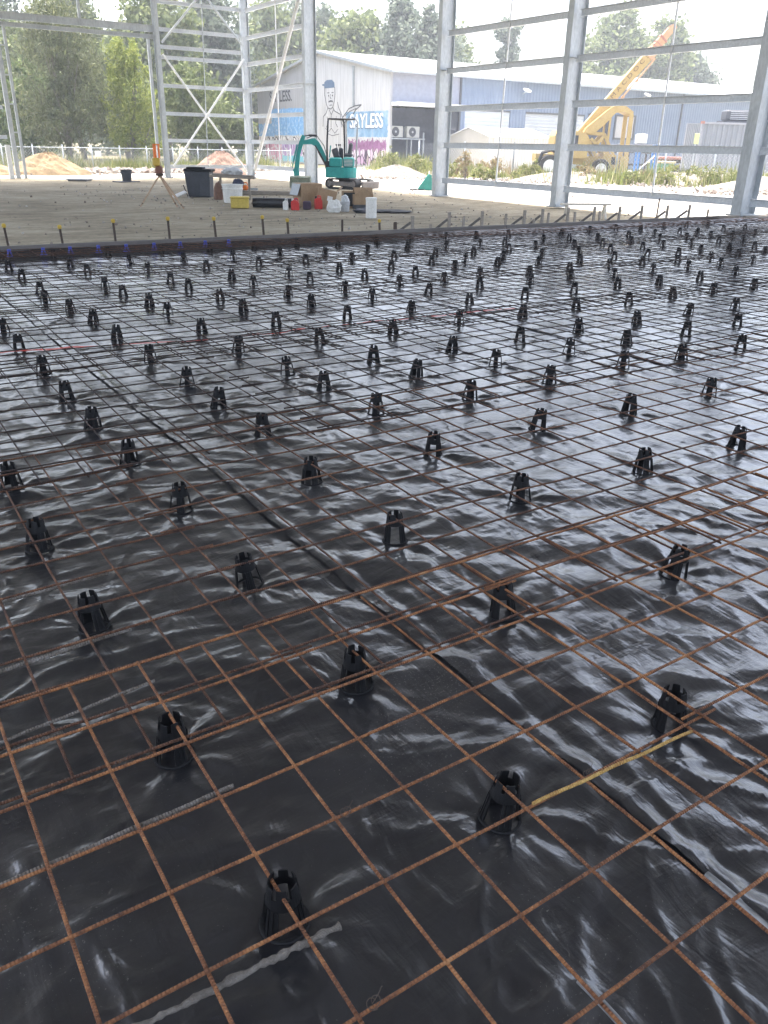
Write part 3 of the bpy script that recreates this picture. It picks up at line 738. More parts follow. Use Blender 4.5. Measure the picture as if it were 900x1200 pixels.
for s in (-.5, .5):
    m_ = MB(); m_.beam((s, -.12, 0), (s, 0, .32), .05, .035); m_.beam((s, .12, 0), (s, 0, .32), .05, .035); m_.build('leg', M['timber_pale'], t)
for k, (dx, dy, w, lab) in enumerate([(-.55, .12, .5, 'left short timber offcut lying at the foot of the right hand column'), (.05, -.18, .7, 'long timber offcut lying in front of the right hand column foot'), (.55, .05, .5, 'right short timber offcut lying at the foot of the right hand column')]):
    m_ = MB(); m_.bbox((0, 0, 0), (w, .1, .045), .005); o_ = m_.build('timber_offcut', M['timber'])
    o_.location = (17.9 + dx, 10.15 + dy, .085 + .002 * k); o_.rotation_euler = (0, 0, R(-25 + 14 * k)); tag(o_, lab, 'timber', 'timber offcuts by the column')
# ------------------------------------------------------------------ steel frame of the shed
WX, WY, ZT = 17.9, 37.4, 10.05
def i_column(lab, x, y, z0, z1, d=.53, b=.21, rz=0.0, splice=3.66, group='galvanised steel columns of the open shed'):
    t = thing('steel_column', lab, 'column', (x, y, z0), rz, group)
    H = z1 - z0
    m_ = MB(); tf = .018
    m_.box((0, 0, H / 2), (d - 2 * tf, .012, H)); m_.box((-d / 2 + tf / 2, 0, H / 2), (tf, b, H)); m_.box((d / 2 - tf / 2, 0, H / 2), (tf, b, H))
    m_.build('shaft', M['galv'], t)
    m_ = MB(); m_.bbox((0, 0, .014), (d + .12, b + .14, .028), .004); m_.build('base_plate', M['galv_dark'], t)
    for sx in (-.24, .24):
        for sy in (-.12, .12):
            m_ = MB(); m_.lathe([(.022, .028), (.022, .05), (.012, .05), (.012, .085)], 6, (sx, sy, 0)); m_.build('bolt', M['galv_dark'], t)
    m_ = MB(); m_.box((0, -.004, splice - z0), (d - .05, b - .012, .014)); m_.build('stiffener', M['galv_dark'], t)
    return t
i_column('tall galvanised I section column nearest on the right edge of the picture', WX, 10.3, .10, ZT, .56, .26)
i_column('galvanised I section column right of centre, left of the yellow crane wheels', WX, 16.25, -.10, ZT)
i_column('galvanised I section column just right of the open bay where the mini excavator stands', WX, 22.0, ZF, ZT)
i_column('galvanised I section column directly behind the raised boom of the mini excavator', WX, 31.18, ZF, ZT, .53, .22)
i_column('galvanised corner column where the two open walls meet', WX, WY - .05, ZF, ZT, .36, .2)
t = i_column('slimmer galvanised column of the back wall, right of the wide door opening', 13.78, WY, ZF, ZT, .30, .18, R(90))

def channel(name, p0, p1, lab, cat, group, h=.2, w=.07, up=(0, 0, 1), mat='galv', side=1):
    p0, p1 = Vector(p0), Vector(p1); d = (p1 - p0).normalized(); u = Vector(up); s = d.cross(u).normalized() * side
    m_ = MB(); th = .012
    m_.beam(p0, p1, th, h, up)
    for sg in (-1, 1):
        off = s * (-(w / 2 + th / 2 - .001)) + u * (sg * (h / 2 - th / 2))
        m_.beam(p0 + off, p1 + off, w, th, up)
    o_ = m_.build(name, M[mat]); return tag(o_, lab, cat, group)
LV = [.38, 1.46, 2.54, 3.63, 4.68, 5.73, 6.80]
LN = ['lowest', 'second lowest', 'third lowest', 'middle', 'third highest', 'second highest', 'highest']
GG = 'galvanised wall girts'
for (ya, yb, nm) in ((10.46, 16.12, 'crossing in front of the crane boom'), (16.37, 21.88, 'in front of the garden shed'), (31.3, 37.2, 'in front of the graffiti wall'), (4.6, 10.15, 'at the right picture edge')):
    for z, n_ in zip(LV, LN):
        if ya < 5 and z > 3: continue
        channel('wall_girt', (WX, ya, z), (WX, yb, z), 'galvanised wall girt, %s %s' % (n_, nm), 'girt', GG, .165, .07, mat='galv_girt', side=1)
for z, n_ in zip([.35, 1.44, 2.54, 3.65, 4.75, 5.15, 5.81, 6.84], LN + ['topmost']):
    channel('wall_girt', (13.9, WY, z), (WX - .2, WY, z), 'galvanised wall girt, %s in the cross braced bay' % n_, 'girt', GG, .15, .06, mat='galv_girt', side=-1)
for z, n_ in zip([1.44, 2.54, 3.65], LN):
    channel('wall_girt', (-.5, WY, z), (7.1, WY, z), 'galvanised wall girt, %s left of the door jamb' % n_, 'girt', GG, .15, .06, mat='galv_girt', side=-1)
channel('door_header', (-.5, WY, 5.80), (13.68, WY, 5.80), 'upper galvanised header over the wide opening in the back wall', 'header', None, .26, .08, side=-1)
channel('door_header', (-.5, WY + .02, 5.50), (13.68, WY + .02, 5.50), 'lower galvanised header over the wide opening in the back wall', 'header', None, .16, .08, side=-1)
channel('wall_girt', (-.5, WY, 7.6), (WX - .2, WY, 7.6), 'galvanised girt above the door headers along the back wall', 'girt', GG, .2, .08, side=-1)
for z in (7.85, 9.6):
    for ya, yb, nm in ((10.46, 16.12, 'right hand'), (16.37, 21.88, 'next'), (22.1, 31.05, 'open door'), (31.3, 37.2, 'corner')):
        channel('wall_girt', (WX, ya, z), (WX, yb, z), ('eaves girt over the %s bay of the right wall' if z > 9 else 'girt below the eaves over the %s bay of the right wall') % nm, 'girt', GG, .2, .08)
def post(name, p0, p1, w, h, lab, cat, mat='galv', group=None, up=(0, 1, 0)):
    m_ = MB(); m_.beam(p0, p1, w, h, up); return tag(m_.build(name, M[mat]), lab, cat, group)
post('door_jamb', (13.40, WY, ZF), (13.40, WY, 5.40), .12, .1, 'galvanised door jamb close beside the slim back wall column', 'jamb')
t = thing('laced_jamb', 'twin galvanised door jamb with rungs at the left edge of the picture', 'jamb', (7.3, WY, ZF))
for k, (dx, w) in enumerate(((0, .17), (.30, .10))):
    m_ = MB(); m_.beam((dx, 0, 0), (dx, 0, 5.6), w, .12, (0, 1, 0)); m_.build('upright', M['galv'], t)
for z in (.7, 1.75, 2.8, 3.85, 4.9):
    m_ = MB(); m_.box((.17, 0, z), (.24, .05, .06)); m_.build('rung', M['galv'], t)
post('header_hanger', (10.6, WY - .02, 5.93), (10.6, WY - .02, 8.3), .1, .08, 'short galvanised hanger standing on the door header', 'hanger')
for y, z0, lab, dy in ((18.95, .38, 'thin white bridging rod halfway along the bay in front of the white shed', -.12), (13.0, .38, 'thin white bridging rod halfway along the right hand bay', .05), (34.1, .38, 'thin white bridging rod in front of the graffiti wall', 0)):
    m_ = MB(); m_.tube([(WX - .02, y - dy, z0), (WX - .02, y + dy, 7.85)], .026, 8)
    tag(m_.build('bridging_rod', M['white_steel']), lab, 'rod', 'bridging rods between girts')
m_ = MB(); m_.tube([(15.75, WY - .03, .35), (15.95, WY - .03, 7.6)], .022, 8); tag(m_.build('bridging_rod', M['galv']), 'thin galvanised bridging rod in the cross braced bay', 'rod', 'bridging rods between girts')
def brace(p0, p1, r_, lab, mat='galv'):
    m_ = MB(); m_.tube([p0, p1], r_, 10); tag(m_.build('diagonal_brace', M[mat]), lab, 'brace', 'diagonal wall braces')
brace((13.95, WY - .13, 4.85), (17.65, WY - .13, .15), .045, 'galvanised tube brace falling to the right in the back wall bay', 'white_steel')
brace((17.75, WY - .20, 4.90), (14.0, WY - .20, .35), .045, 'galvanised tube brace falling to the left in the back wall bay', 'white_steel')
brace((13.95, WY - .13, 5.30), (16.9, WY - .13, 8.3), .045, 'upper galvanised tube brace rising to the right in the back wall bay')
brace((17.75, WY - .20, 5.40), (15.1, WY - .20, 8.2), .045, 'upper galvanised tube brace rising to the left in the back wall bay')
brace((17.58, 30.4, 7.95), (17.58, 36.15, .25), .075, 'thick white tube brace in front of the graffiti wall', 'white_steel')
# roof over the slab (above the picture): sheets, rafters, purlins
m_ = MB(); m_.box((5.6, 15.2, 10.33), (25.0, 44.6, .03)); tag(m_.build('roof_sheet', mottled('roof_sheet_underside', (.15, .17, .20), (.22, .24, .27), 1, .6, .0, .02)), 'flat metal roof sheeting over the whole slab', 'roof')
for y in (-6.8, -2, 4.4, 10.3, 16.25, 22.0, 31.18, 37.3):
    m_ = MB(); m_.box((5.6, y, 10.02), (24.6, .2, .46)); tag(m_.build('rafter', M['galv']), 'steel rafter under the roof, above the picture', 'rafter', 'rafters under the roof')
for k in range(12):
    m_ = MB(); m_.box((-5.5 + k * 2.05, 15.2, 10.285), (.07, 44.4, .05)); tag(m_.build('purlin', M['galv']), 'steel purlin under the roof, above the picture', 'purlin', 'purlins under the roof')
post('bollard', (6.98, 37.0, ZF), (6.98, 37.0, 1.15), .17, .17, 'upright post with pale top beside the twin door jamb at the left edge', 'post', 'white_steel')

# ------------------------------------------------------------------ left chain wire fence
def wire_fence(lab, pts, H, step, z0, posts_thick=.035, rail=True, mat='galv', spacing=.16):
    t = thing('wire_fence', lab, 'fence', (pts[0][0], pts[0][1], z0))
    O = Vector((pts[0][0], pts[0][1], 0)); wire = MB(); rails = MB()
    for (a, b) in zip(pts[:-1], pts[1:]):
        a = Vector((a[0], a[1], 0)) - O; b = Vector((b[0], b[1], 0)) - O; L = (b - a).length; n = max(1, int(round(L / step)))
        for i in range(n + 1):
            p = a.lerp(b, i / n); m_ = MB(); m_.tube([p, p + Vector((0, 0, H + .12))], posts_thick, 8); m_.lathe([(posts_thick * 1.2, H + .12), (posts_thick * .6, H + .16)], 8, p); m_.build('post', M[mat], t, True)
        if rail: rails.tube([a + Vector((0, 0, H)), b + Vector((0, 0, H))], .024, 6)
        nw = int((L + H) / spacing); d = (b - a).normalized()
        for i in range(nw):
            s = i * spacing
            for sg in (1, -1):
                s0, s1 = (s - H, s) if sg > 0 else (s, s - H)
                h0, h1 = 0.02, H
                lo, hi = max(0, min(s0, s1)), min(L, max(s0, s1))
                if hi - lo < .02: continue
                def hz(q): return h0 + (h1 - h0) * (q - s0) / (s1 - s0)
                wire.tube([a + d * lo + Vector((0, 0, hz(lo))), a + d * hi + Vector((0, 0, hz(hi)))], .0045, 3, cap=False)
    wire.build('chain_wire', M['galv_dark'], t)
    if rail: rails.build('top_rail', M['galv'], t)
    return t
wire_fence('galvanised chain wire fence with top rail in front of the left hand trees', [(2.5, 50.3), (27, 50.9)], 1.12, 1.67, -.15)
m_ = MB(); m_.bbox((0, 0, 0), (.36, .012, .30), .004); o_ = m_.build('fence_sign', M['paper']); o_.location = (14.25, 50.48, .66); tag(o_, 'small white sign hanging on the left chain wire fence', 'sign')
wire_fence('chain wire fence with dark posts in front of the crane and grey container', [(34.0, 46.0), (36.3, 39.2), (38.6, 33.0), (44.5, 27.6), (49, 24)], 1.75, 2.9, -.15, .045, False, 'galv_dark', .2)

# ------------------------------------------------------------------ graffiti building and long blue shed
GX, GY, GZ = 37.86, 55.4, -.2
bld = thing('factory_building', 'long factory with white graffiti gable, blue cladding front and white roof', 'building', (GX, GY, GZ))
B0 = Vector((GX, GY, GZ))
def L_(x, y, z): return (x - GX, y - GY, z - GZ)

def gable_mat():
    t = NT('graffiti_wall'); v0 = t.coords('Object'); sp = t.new('ShaderNodeSeparateXYZ'); t.l.new(v0, sp.inputs[0])
    Y, Z = sp.outputs[1], sp.outputs[2]
    nz = t.noise(v0, .9, 4, .6); nf = t.noise(v0, 3.0, 3, .6)
    streak = t.noise(t.coords('Object', (1, 3.0, .25)), 1.6, 4, .6)
    vor = t.new('ShaderNodeTexVoronoi', feature='DISTANCE_TO_EDGE'); t.l.new(t.coords('Object', (1, 1.6, .8)), vor.inputs['Vector']); vor.inputs['Scale'].default_value = 1.7
    vorc = t.new('ShaderNodeTexVoronoi'); t.l.new(t.coords('Object', (1, 1.7, .9)), vorc.inputs['Vector']); vorc.inputs['Scale'].default_value = 1.6
    edge = t.math('LESS_THAN', vor.outputs['Distance'], .07)
    cellr = t.new('ShaderNodeSeparateColor'); t.l.new(vorc.outputs['Color'], cellr.inputs[0])
    wob = t.math('MULTIPLY', t.math('SUBTRACT', nf, .5), 1.1)
    def between(v, a, b, w=0.0):
        v2 = t.math('ADD', v, t.math('MULTIPLY', wob, w)) if w else v
        return t.math('MULTIPLY', t.math('GREATER_THAN', v2, a), t.math('LESS_THAN', v2, b))
    def area(y0, y1, z0, z1, wy=.5, wz=.35): return t.math('MULTIPLY', between(Y, y0 - GY, y1 - GY, wy), between(Z, z0 - GZ, z1 - GZ, wz))
    col = t.ramp(streak, [(.3, (.42, .415, .41)), (.5, (.52, .515, .51)), (.7, (.58, .58, .575))])
    # grey left part above
    col = t.mix(area(68.6, 80, 4.0, 9, 0, .1), col, t.ramp(streak, [(.3, (.33, .33, .34)), (.7, (.42, .42, .43))]))
    blue = t.ramp(nz, [(.35, (.13, .26, .40)), (.5, (.20, .36, .52)), (.68, (.42, .52, .60))])
    col = t.mix(area(55.7, 62.0, 2.0, 3.85, .4, .15), col, blue)
    blue2 = t.ramp(nf, [(.3, (.10, .30, .62)), (.55, (.20, .46, .78)), (.72, (.62, .74, .84))])
    col = t.mix(area(68.5, 76, 2.1, 4.35, 1.2, .5), col, blue2)
    col = t.mix(area(75.5, 79.5, 2.0, 3.1, 1.0, .5), col, blue2)
    pur = t.ramp(nf, [(.35, (.20, .06, .16)), (.6, (.30, .12, .26))])
    pnk = t.ramp(cellr.outputs[0], [(.0, (.62, .36, .52)), (.3, (.80, .76, .78)), (.55, (.42, .18, .38)), (.8, (.70, .52, .64)), (1, (.30, .26, .16))])
    col = t.mix(area(55.9, 61.6, -.05, 1.35, .5, .6), col, t.mix(edge, pnk, (.05, .02, .05)))
    col = t.mix(area(55.9, 61.6, 1.05, 1.75, .5, 1.2), col, pur)
    wh = t.ramp(cellr.outputs[1], [(0, (.8, .8, .8)), (.6, (.78, .76, .76)), (1, (.6, .6, .62))])
    col = t.mix(area(68.6, 79.4, -.1, 2.0, .5, .4), col, t.mix(edge, wh, (.04, .04, .05)))
    col = t.mix(area(74.0, 77.4, .0, 1.35, .8, .7), col, t.mix(edge, t.ramp(cellr.outputs[2], [(0, (.78, .20, .36)), (.6, (.80, .40, .52)), (1, (.45, .06, .16))]), (.8, .7, .72)))
    col = t.mix(area(69.8, 74.0, .1, 1.45, .8, .7), col, t.mix(edge, t.ramp(cellr.outputs[2], [(0, (.30, .12, .42)), (.5, (.55, .34, .66)), (1, (.16, .05, .22))]), (.75, .72, .8)))
    col = t.mix(area(69.6, 73.8, -.1, .35, .8, .4), col, (.20, .62, .74))
    # panel joints
    jw = t.math('LESS_THAN', t.math('PINGPONG', Y, 1.25), .028)
    col = t.mix(t.math('MULTIPLY', jw, .45), col, (.22, .21, .21))
    return t.set(col, .8, 0, t.bump(streak, .1, .01))
M['gable'] = gable_mat()
prof = [(55.4, -.2), (78.9, -.2), (78.9, 6.28), (66.2, 8.35), (55.4, 6.50)]
m_ = MB(); n_ = len(prof)
vs = [L_(GX, y, z) for y, z in prof] + [L_(GX + .18, y, z) for y, z in prof]
fs = [tuple(range(n_)), tuple(range(2 * n_ - 1, n_ - 1, -1))] + [(i, n_ + i, n_ + (i + 1) % n_, (i + 1) % n_) for i in range(n_)]
m_.add(vs, fs); m_.build('gable_wall', M['gable'], bld)
XE = 98.0
m_ = MB()   # roof, two pitches with thickness and a slight eave overhang
for a, b in (((55.0, 6.50), (66.2, 8.46)), ((66.2, 8.46), (79.3, 6.33))):
    vs = [L_(GX - .35, *a), L_(XE, *a), L_(XE, *b), L_(GX - .35, *b)]
    vs2 = [(x, y, z + .10) for x, y, z in vs]
    m_.add(vs + vs2, [(3, 2, 1, 0), (4, 5, 6, 7), (0, 1, 5, 4), (1, 2, 6, 5), (2, 3, 7, 6), (3, 0, 4, 7)])
roof = m_.build('roof', M['roof_white'], bld)
m_ = MB(); m_.beam(L_(GX - .3, 54.93, 6.46), L_(XE, 54.93, 6.46), .14, .13); m_.build('gutter', M['galv'], roof)
m_ = MB(); m_.beam(L_(GX - .37, 54.9, 6.46), L_(GX - .37, 66.2, 8.44), .05, .2); m_.beam(L_(GX - .37, 66.2, 8.44), L_(GX - .37, 79.4, 6.30), .05, .2); m_.build('barge_board', M['galv_dark'], roof)
def fbox(name, x0, x1, z0, z1, y0, y1, mat, parent=bld):
    m_ = MB(); m_.box(L_((x0 + x1) / 2, (y0 + y1) / 2, (z0 + z1) / 2), (x1 - x0, y1 - y0, z1 - z0)); return m_.build(name, M[mat] if isinstance(mat, str) else mat, parent)
fbox('front_panel', GX + .19, 44.5, 4.46, 6.42, 55.4, 55.6, 'lav_panel')
aw = fbox('awning', GX + .1, 44.9, 4.18, 4.44, 54.5, 55.62, 'roof_white')
fbox('recess_wall', GX + .19, 44.5, -.2, 4.17, 58.2, 58.4, 'recess')
fbox('recess_side', 44.3, 44.5, -.2, 4.17, 55.63, 58.19, 'recess')
fbox('cladding', 44.5, XE, 4.24, 6.42, 55.42, 55.6, 'blue_clad')
for a, b in ((44.5, 45.1), (49.9, 51.6), (58.6, 62.45), (65.2, XE)):
    fbox('cladding', a, b, -.2, 4.235, 55.42, 55.6, 'blue_clad')
for a, b in ((45.12, 49.88), (51.62, 58.58)):
    rd = fbox('roller_door', a, b, -.2, 4.10, 55.50, 55.6, 'roller')
    fbox('door_head', a, b, 4.10, 4.235, 55.40, 55.6, 'dark_frame', rd)
fbox('window', 43.5, 44.48, 2.6, 3.95, 55.45, 55.52, 'glass')
fbox('cladding', 62.45, 65.2, -.2, 2.3, 55.42, 55.6, 'blue_clad')
def win(x0, x1, z0, z1, pane, y=55.41):
    f_ = MB(); t_ = .16
    for c, s in ((((x0 + x1) / 2, z0 + t_ / 2), (x1 - x0, t_)), (((x0 + x1) / 2, z1 - t_ / 2), (x1 - x0, t_)), ((x0 + t_ / 2, (z0 + z1) / 2), (t_, z1 - z0 - 2 * t_)), ((x1 - t_ / 2, (z0 + z1) / 2), (t_, z1 - z0 - 2 * t_))):
        f_.box(L_(c[0], y - .03, c[1]), (s[0], .12, s[1]))
    w = f_.build('window', M['dark_frame'], bld)
    p = MB(); p.box(L_((x0 + x1) / 2, y + .02, (z0 + z1) / 2), (x1 - x0 - 2 * t_, .03, z1 - z0 - 2 * t_)); p.build('pane', M[pane], w)
win(62.45, 65.2, 2.3, 4.38, 'pale_glass'); win(59.0, 61.9, 2.1, 4.35, 'glass', 55.38)
fbox('downpipe', 44.42, 44.56, -.2, 6.4, 55.28, 55.39, 'dark_frame')
fbox('downpipe', 71.4, 71.54, -.2, 6.4, 55.28, 55.40, 'dark_frame')
for x, z in ((51.1, 5.6), (65.8, 5.9)):
    f_ = MB(); f_.beam(L_(x, 55.4, z - .05), L_(x - .1, 54.9, z + .15), .08, .08); l_ = f_.build('flood_light', M['galv'], bld)
    f_ = MB(); f_.bbox(L_(x - .15, 54.75, z + .18), (.75, .45, .16), .03, (.5, 0, .3)); f_.build('lamp_head', M['white_plastic'], l_)
m_ = MB(); m_.beam(L_(GX - .06, 60.75, 7.1), L_(GX - .06, 60.75, 4.3), .09, .22, (0, 1, 0)); m_.build('downpipe', M['galv_dark'], bld)
# lettering sprayed on the gable (flat, a few millimetres proud of the wall)
def letters(body, size, loc, rot, mat, name, parent, bold=0.0, squash=1.0, shear=0.0):
    cu = bpy.data.curves.new(name, 'FONT'); cu.body = body; cu.size = size; cu.extrude = .004; cu.offset = bold; cu.shear = shear; cu.align_x = 'LEFT'; cu.resolution_u = 3
    tmp = bpy.data.objects.new(name, cu); COL.objects.link(tmp)
    bpy.context.view_layer.update()
    me = bpy.data.meshes.new_from_object(tmp.evaluated_get(bpy.context.evaluated_depsgraph_get()))
    COL.objects.unlink(tmp); bpy.data.objects.remove(tmp)
    me.materials.clear(); me.materials.append(mat)
    o_ = bpy.data.objects.new(name, me); link(o_, parent)
    o_.matrix_local = Matrix.Translation(loc) @ rot @ Matrix.Diagonal((squash, 1, 1, 1))
    return o_
WALLROT = Matrix(((0, 0, -1, 0), (-1, 0, 0, 0), (0, 1, 0, 0), (0, 0, 0, 1)))
M['spray_white'] = mottled('white_spray_paint', (.72, .76, .80), (.80, .84, .86), 2, .7)
M['spray_black'] = mottled('black_spray_paint', (.02, .02, .025), (.05, .05, .06), 2, .7)
M['spray_blue'] = mottled('dark_blue_spray_paint', (.05, .10, .18), (.09, .16, .26), 2, .7)
letters('SAYLESS', 1.42, L_(GX - .010, 61.45, 2.68), WALLROT, M['spray_blue'], 'graffiti_word', bld, .085, .98, .06)
letters('SAYLESS', 1.42, L_(GX - .018, 61.40, 2.70), WALLROT, M['spray_white'], 'graffiti_word', bld, .035, .98, .06)
letters('SAYLESS.', 1.25, L_(GX - .012, 76.2, 4.95), WALLROT, M['spray_black'], 'graffiti_word', bld, .02, .96, 0)
def wall_line(pts, w, mat, name, parent):
    m_ = MB()
    P = [L_(GX - .012, 65.01 - (375 + zx / 10 - 384) * .145, 6.36 - (80 + zy / 10 - 93) * .0648) for zx, zy in pts]
    for a, b in zip(P[:-1], P[1:]): m_.beam(a, b, .008, w, (0, 0.6, 1)) if abs(a[2] - b[2]) < 1e-4 else m_.beam(a, b, w, .008, (1, 0, 0))
    return m_
pm = MB()
def padd(pts, w=.06):
    k = wall_line(pts, w, None, None, None); pm.add(k.v, k.f)
padd([(55, 225), (52, 300), (62, 350), (75, 420), (90, 460), (125, 475), (150, 450), (168, 380), (175, 300), (172, 225)], .07)
padd([(85, 285), (110, 285)]); padd([(135, 285), (158, 285)]); padd([(95, 320), (105, 318)], .12); padd([(140, 318), (152, 320)], .12)
padd([(100, 390), (125, 380), (150, 388)], .12); padd([(110, 430), (140, 428)]); padd([(122, 300), (118, 345), (132, 350)])
padd([(90, 460), (70, 520), (35, 560), (30, 680)], .07); padd([(150, 460), (170, 500), (235, 540), (250, 690)], .07)
padd([(105, 480), (130, 540), (160, 480)]); padd([(130, 540), (128, 690)]); padd([(80, 560), (90, 640), (70, 690)]); padd([(190, 560), (180, 640), (205, 690)])
padd([(205, 400), (215, 460), (240, 520), (260, 580)], .07); padd([(260, 580), (330, 480), (400, 450), (465, 442)], .08); padd([(465, 442), (400, 500), (370, 560), (420, 640), (440, 690)], .08)
padd([(290, 560), (340, 510), (410, 480)], .06); padd([(300, 610), (350, 560), (390, 530)]); padd([(270, 640), (330, 600), (380, 650), (420, 690)], .07); padd([(260, 580), (250, 640), (270, 690)])
padd([(60, 700), (100, 740), (130, 700), (170, 760), (210, 710)], .05); padd([(80, 760), (140, 790), (220, 770)], .05)
pm.build('graffiti_portrait', M['spray_black'], bld)
cap = MB(); P = [(50, 230), (52, 160), (80, 137), (140, 138), (168, 170), (172, 230)]
cap.add([L_(GX - .010, 65.01 - (375 + x / 10 - 384) * .145, 6.36 - (80 + y / 10 - 93) * .0648) for x, y in P], [tuple(range(len(P)))])
P = [(25, 180), (60, 178), (60, 205), (25, 195)]
cap.add([L_(GX - .014, 65.01 - (375 + x / 10 - 384) * .145, 6.36 - (80 + y / 10 - 93) * .0648) for x, y in P], [tuple(range(len(P)))])
cap.build('graffiti_cap', M['spray_blue'], bld)

# air conditioners on their stand in the recess
t = thing('unit_stand', 'galvanised stand carrying two air conditioners in the dark recess', 'stand', (40.2, 56.6, -.2))
m_ = MB(); m_.bbox((-.2, 0, 2.12), (3.6, .8, .08), .01); m_.build('platform', M['galv'], t)
for x in (-1.9, .3, 1.5):
    m_ = MB(); m_.beam((x, -.3, 0), (x, -.3, 2.08 if x < 1 else 2.6), .09, .09); m_.beam((x, .3, 0), (x, .3, 2.08), .09, .09); m_.build('leg', M['galv'], t)
for k, x in enumerate((39.15, 40.75)):
    t = thing('air_conditioner', '%s air conditioner unit on the stand in the dark recess' % ('left white' if k == 0 else 'right white'), 'air conditioner', (x, 56.6, 2.0), 0, 'air conditioners in the recess')
    m_ = MB(); m_.bbox((0, 0, .42), (1.22, .42, .82), .03); m_.build('case', M['ac_white'], t)
    m_ = MB(); m_.lathe([(.32, 0), (.34, .02), (.29, .03)], 24, (-.1, -.22, .42), (R(90), 0, 0)); f_ = m_.build('fan_grille', M['charcoal'], t)
    m_ = MB(); m_.lathe([(.08, 0), (.08, .02)], 12, (-.1, -.25, .42), (R(90), 0, 0)); m_.build('hub', M['grey_plastic'], f_)

# white garden shed
sx0, sx1, sy0, sy1 = 43.3, 49.6, 50.0, 55.0
t = thing('garden_shed', 'small cream metal shed with low gable roof behind the yellow crane', 'shed', (sx0, sy0, -.2))
m_ = MB(); W_, D_ = sx1 - sx0, sy1 - sy0
pr = [(0, 0), (D_, 0), (D_, 2.35), (D_ / 2, 2.95), (0, 2.35)]
vs = [(0, y, z) for y, z in pr] + [(W_, y, z) for y, z in pr]; n_ = 5
m_.add(vs, [tuple(range(4, -1, -1)), tuple(range(5, 10))] + [(i, (i + 1) % n_, n_ + (i + 1) % n_, n_ + i) for i in range(n_)])
M['cream_clad'] = corrugated('cream_shed_cladding', (.44, .42, .36), (.52, .49, .43), 'X', .3)
m_.build('wall', M['cream_clad'], t)
m_ = MB()
for a, b in (((-.12, 2.33), (D_ / 2, 3.0)), ((D_ / 2, 3.0), (D_ + .12, 2.33))):
    vs = [(-.12, *a), (W_ + .12, *a), (W_ + .12, *b), (-.12, *b)]; m_.add(vs + [(x, y, z + .05) for x, y, z in vs], [(3, 2, 1, 0), (4, 5, 6, 7), (0, 1, 5, 4), (1, 2, 6, 5), (2, 3, 7, 6), (3, 0, 4, 7)])
m_.build('roof', M['roof_white'], t)
m_ = MB(); m_.box((-.02, -.02, 1.17), (.08, .08, 2.3)); m_.box((-.02, D_ + .02, 1.17), (.08, .08, 2.3)); m_.build('corner_trim', M['grey_plastic'], t)
VYAW = math.atan2(-.5456, .8379)
CX, CY = .098, -1.808
def from_camera(lat, dist):   # from the camera: metres right and metres along its view; lat from image columns
    return (CX + .5528 * dist + .838 * lat, CY + .8333 * dist - .5457 * lat)

# ------------------------------------------------------------------ mini excavator
ex = thing('mini_excavator', 'small teal mini excavator with black roll hoop and raised boom in the open bay', 'excavator', (17.0, 27.1, ZF), VYAW)
def P3(l): return [Vector(p) for p in l]
# undercarriage, turned about 35 degrees
ua = R(-38); uc, us = math.cos(ua), math.sin(ua)
def U(x, y, z): return (.32 + x * uc - y * us, .15 + x * us + y * uc, z)
def track(off, name='track'):
    prof = []
    Lh, r_ = .62, .17
    for k in range(9): a = R(90 + 180 * k / 8); prof.append((-Lh + r_ * math.cos(a), .18 + r_ * math.sin(a)))
    for k in range(9): a = R(-90 + 180 * k / 8); prof.append((Lh + r_ * math.cos(a), .18 + r_ * math.sin(a)))
    m_ = MB(); n_ = len(prof); w = .26
    inner = [(x * .92, .18 + (z - .18) * .78) for x, z in prof]
    rings = []
    for yy in (-w / 2, w / 2): rings.append([U(x, off + yy, z) for x, z in prof])
    for yy in (-w / 2, w / 2): rings.append([U(x, off + yy, z) for x, z in inner])
    vs = sum(rings, [])
    fs = []
    for i in range(n_):
        j = (i + 1) % n_
        fs += [(i, j, n_ + j, n_ + i), (2 * n_ + i, 3 * n_ + i, 3 * n_ + j, 2 * n_ + j), (i, 2 * n_ + i, 2 * n_ + j, j), (n_ + i, n_ + j, 3 * n_ + j, 3 * n_ + i)]
    m_.add(vs, fs)
    # rubber lugs
    for i in range(-7, 8):
        for z in (.006, .355): m_.box(U(i * .088, off, z), (.03, w * .95, .02), (0, 0, ua))
    tr = m_.build(name, M['rubber'], ex)
    f_ = MB(); f_.bbox(U(0, off, .18), (1.16, w * .7, .16), .02, (0, 0, ua)); f_.build('track_frame', M['track_pad'], tr)
    for x in (-.62, .62):
        s_ = MB(); s_.lathe([(.12, -.1), (.125, -.08), (.125, .08), (.12, .1)], 16, U(x, off, .18), (R(90), 0, ua)); s_.build('sprocket', M['track_pad'], tr)
track(-.42); track(.42)
m_ = MB(); m_.bbox(U(0, 0, .26), (.6, .7, .2), .04, (0, 0, ua)); m_.lathe([(.26, .33), (.26, .42)], 20, (.05, .1, 0)); m_.build('undercarriage', M['black_steel'], ex)
m_ = MB(); m_.bbox(U(1.02, 0, .16), (.07, 1.0, .26), .02, (0, .15, ua)); m_.beam(U(.6, -.2, .22), U(1.0, -.2, .18), .07, .09); m_.beam(U(.6, .2, .22), U(1.0, .2, .18), .07, .09); m_.build('dozer_blade', M['track_pad'], ex)
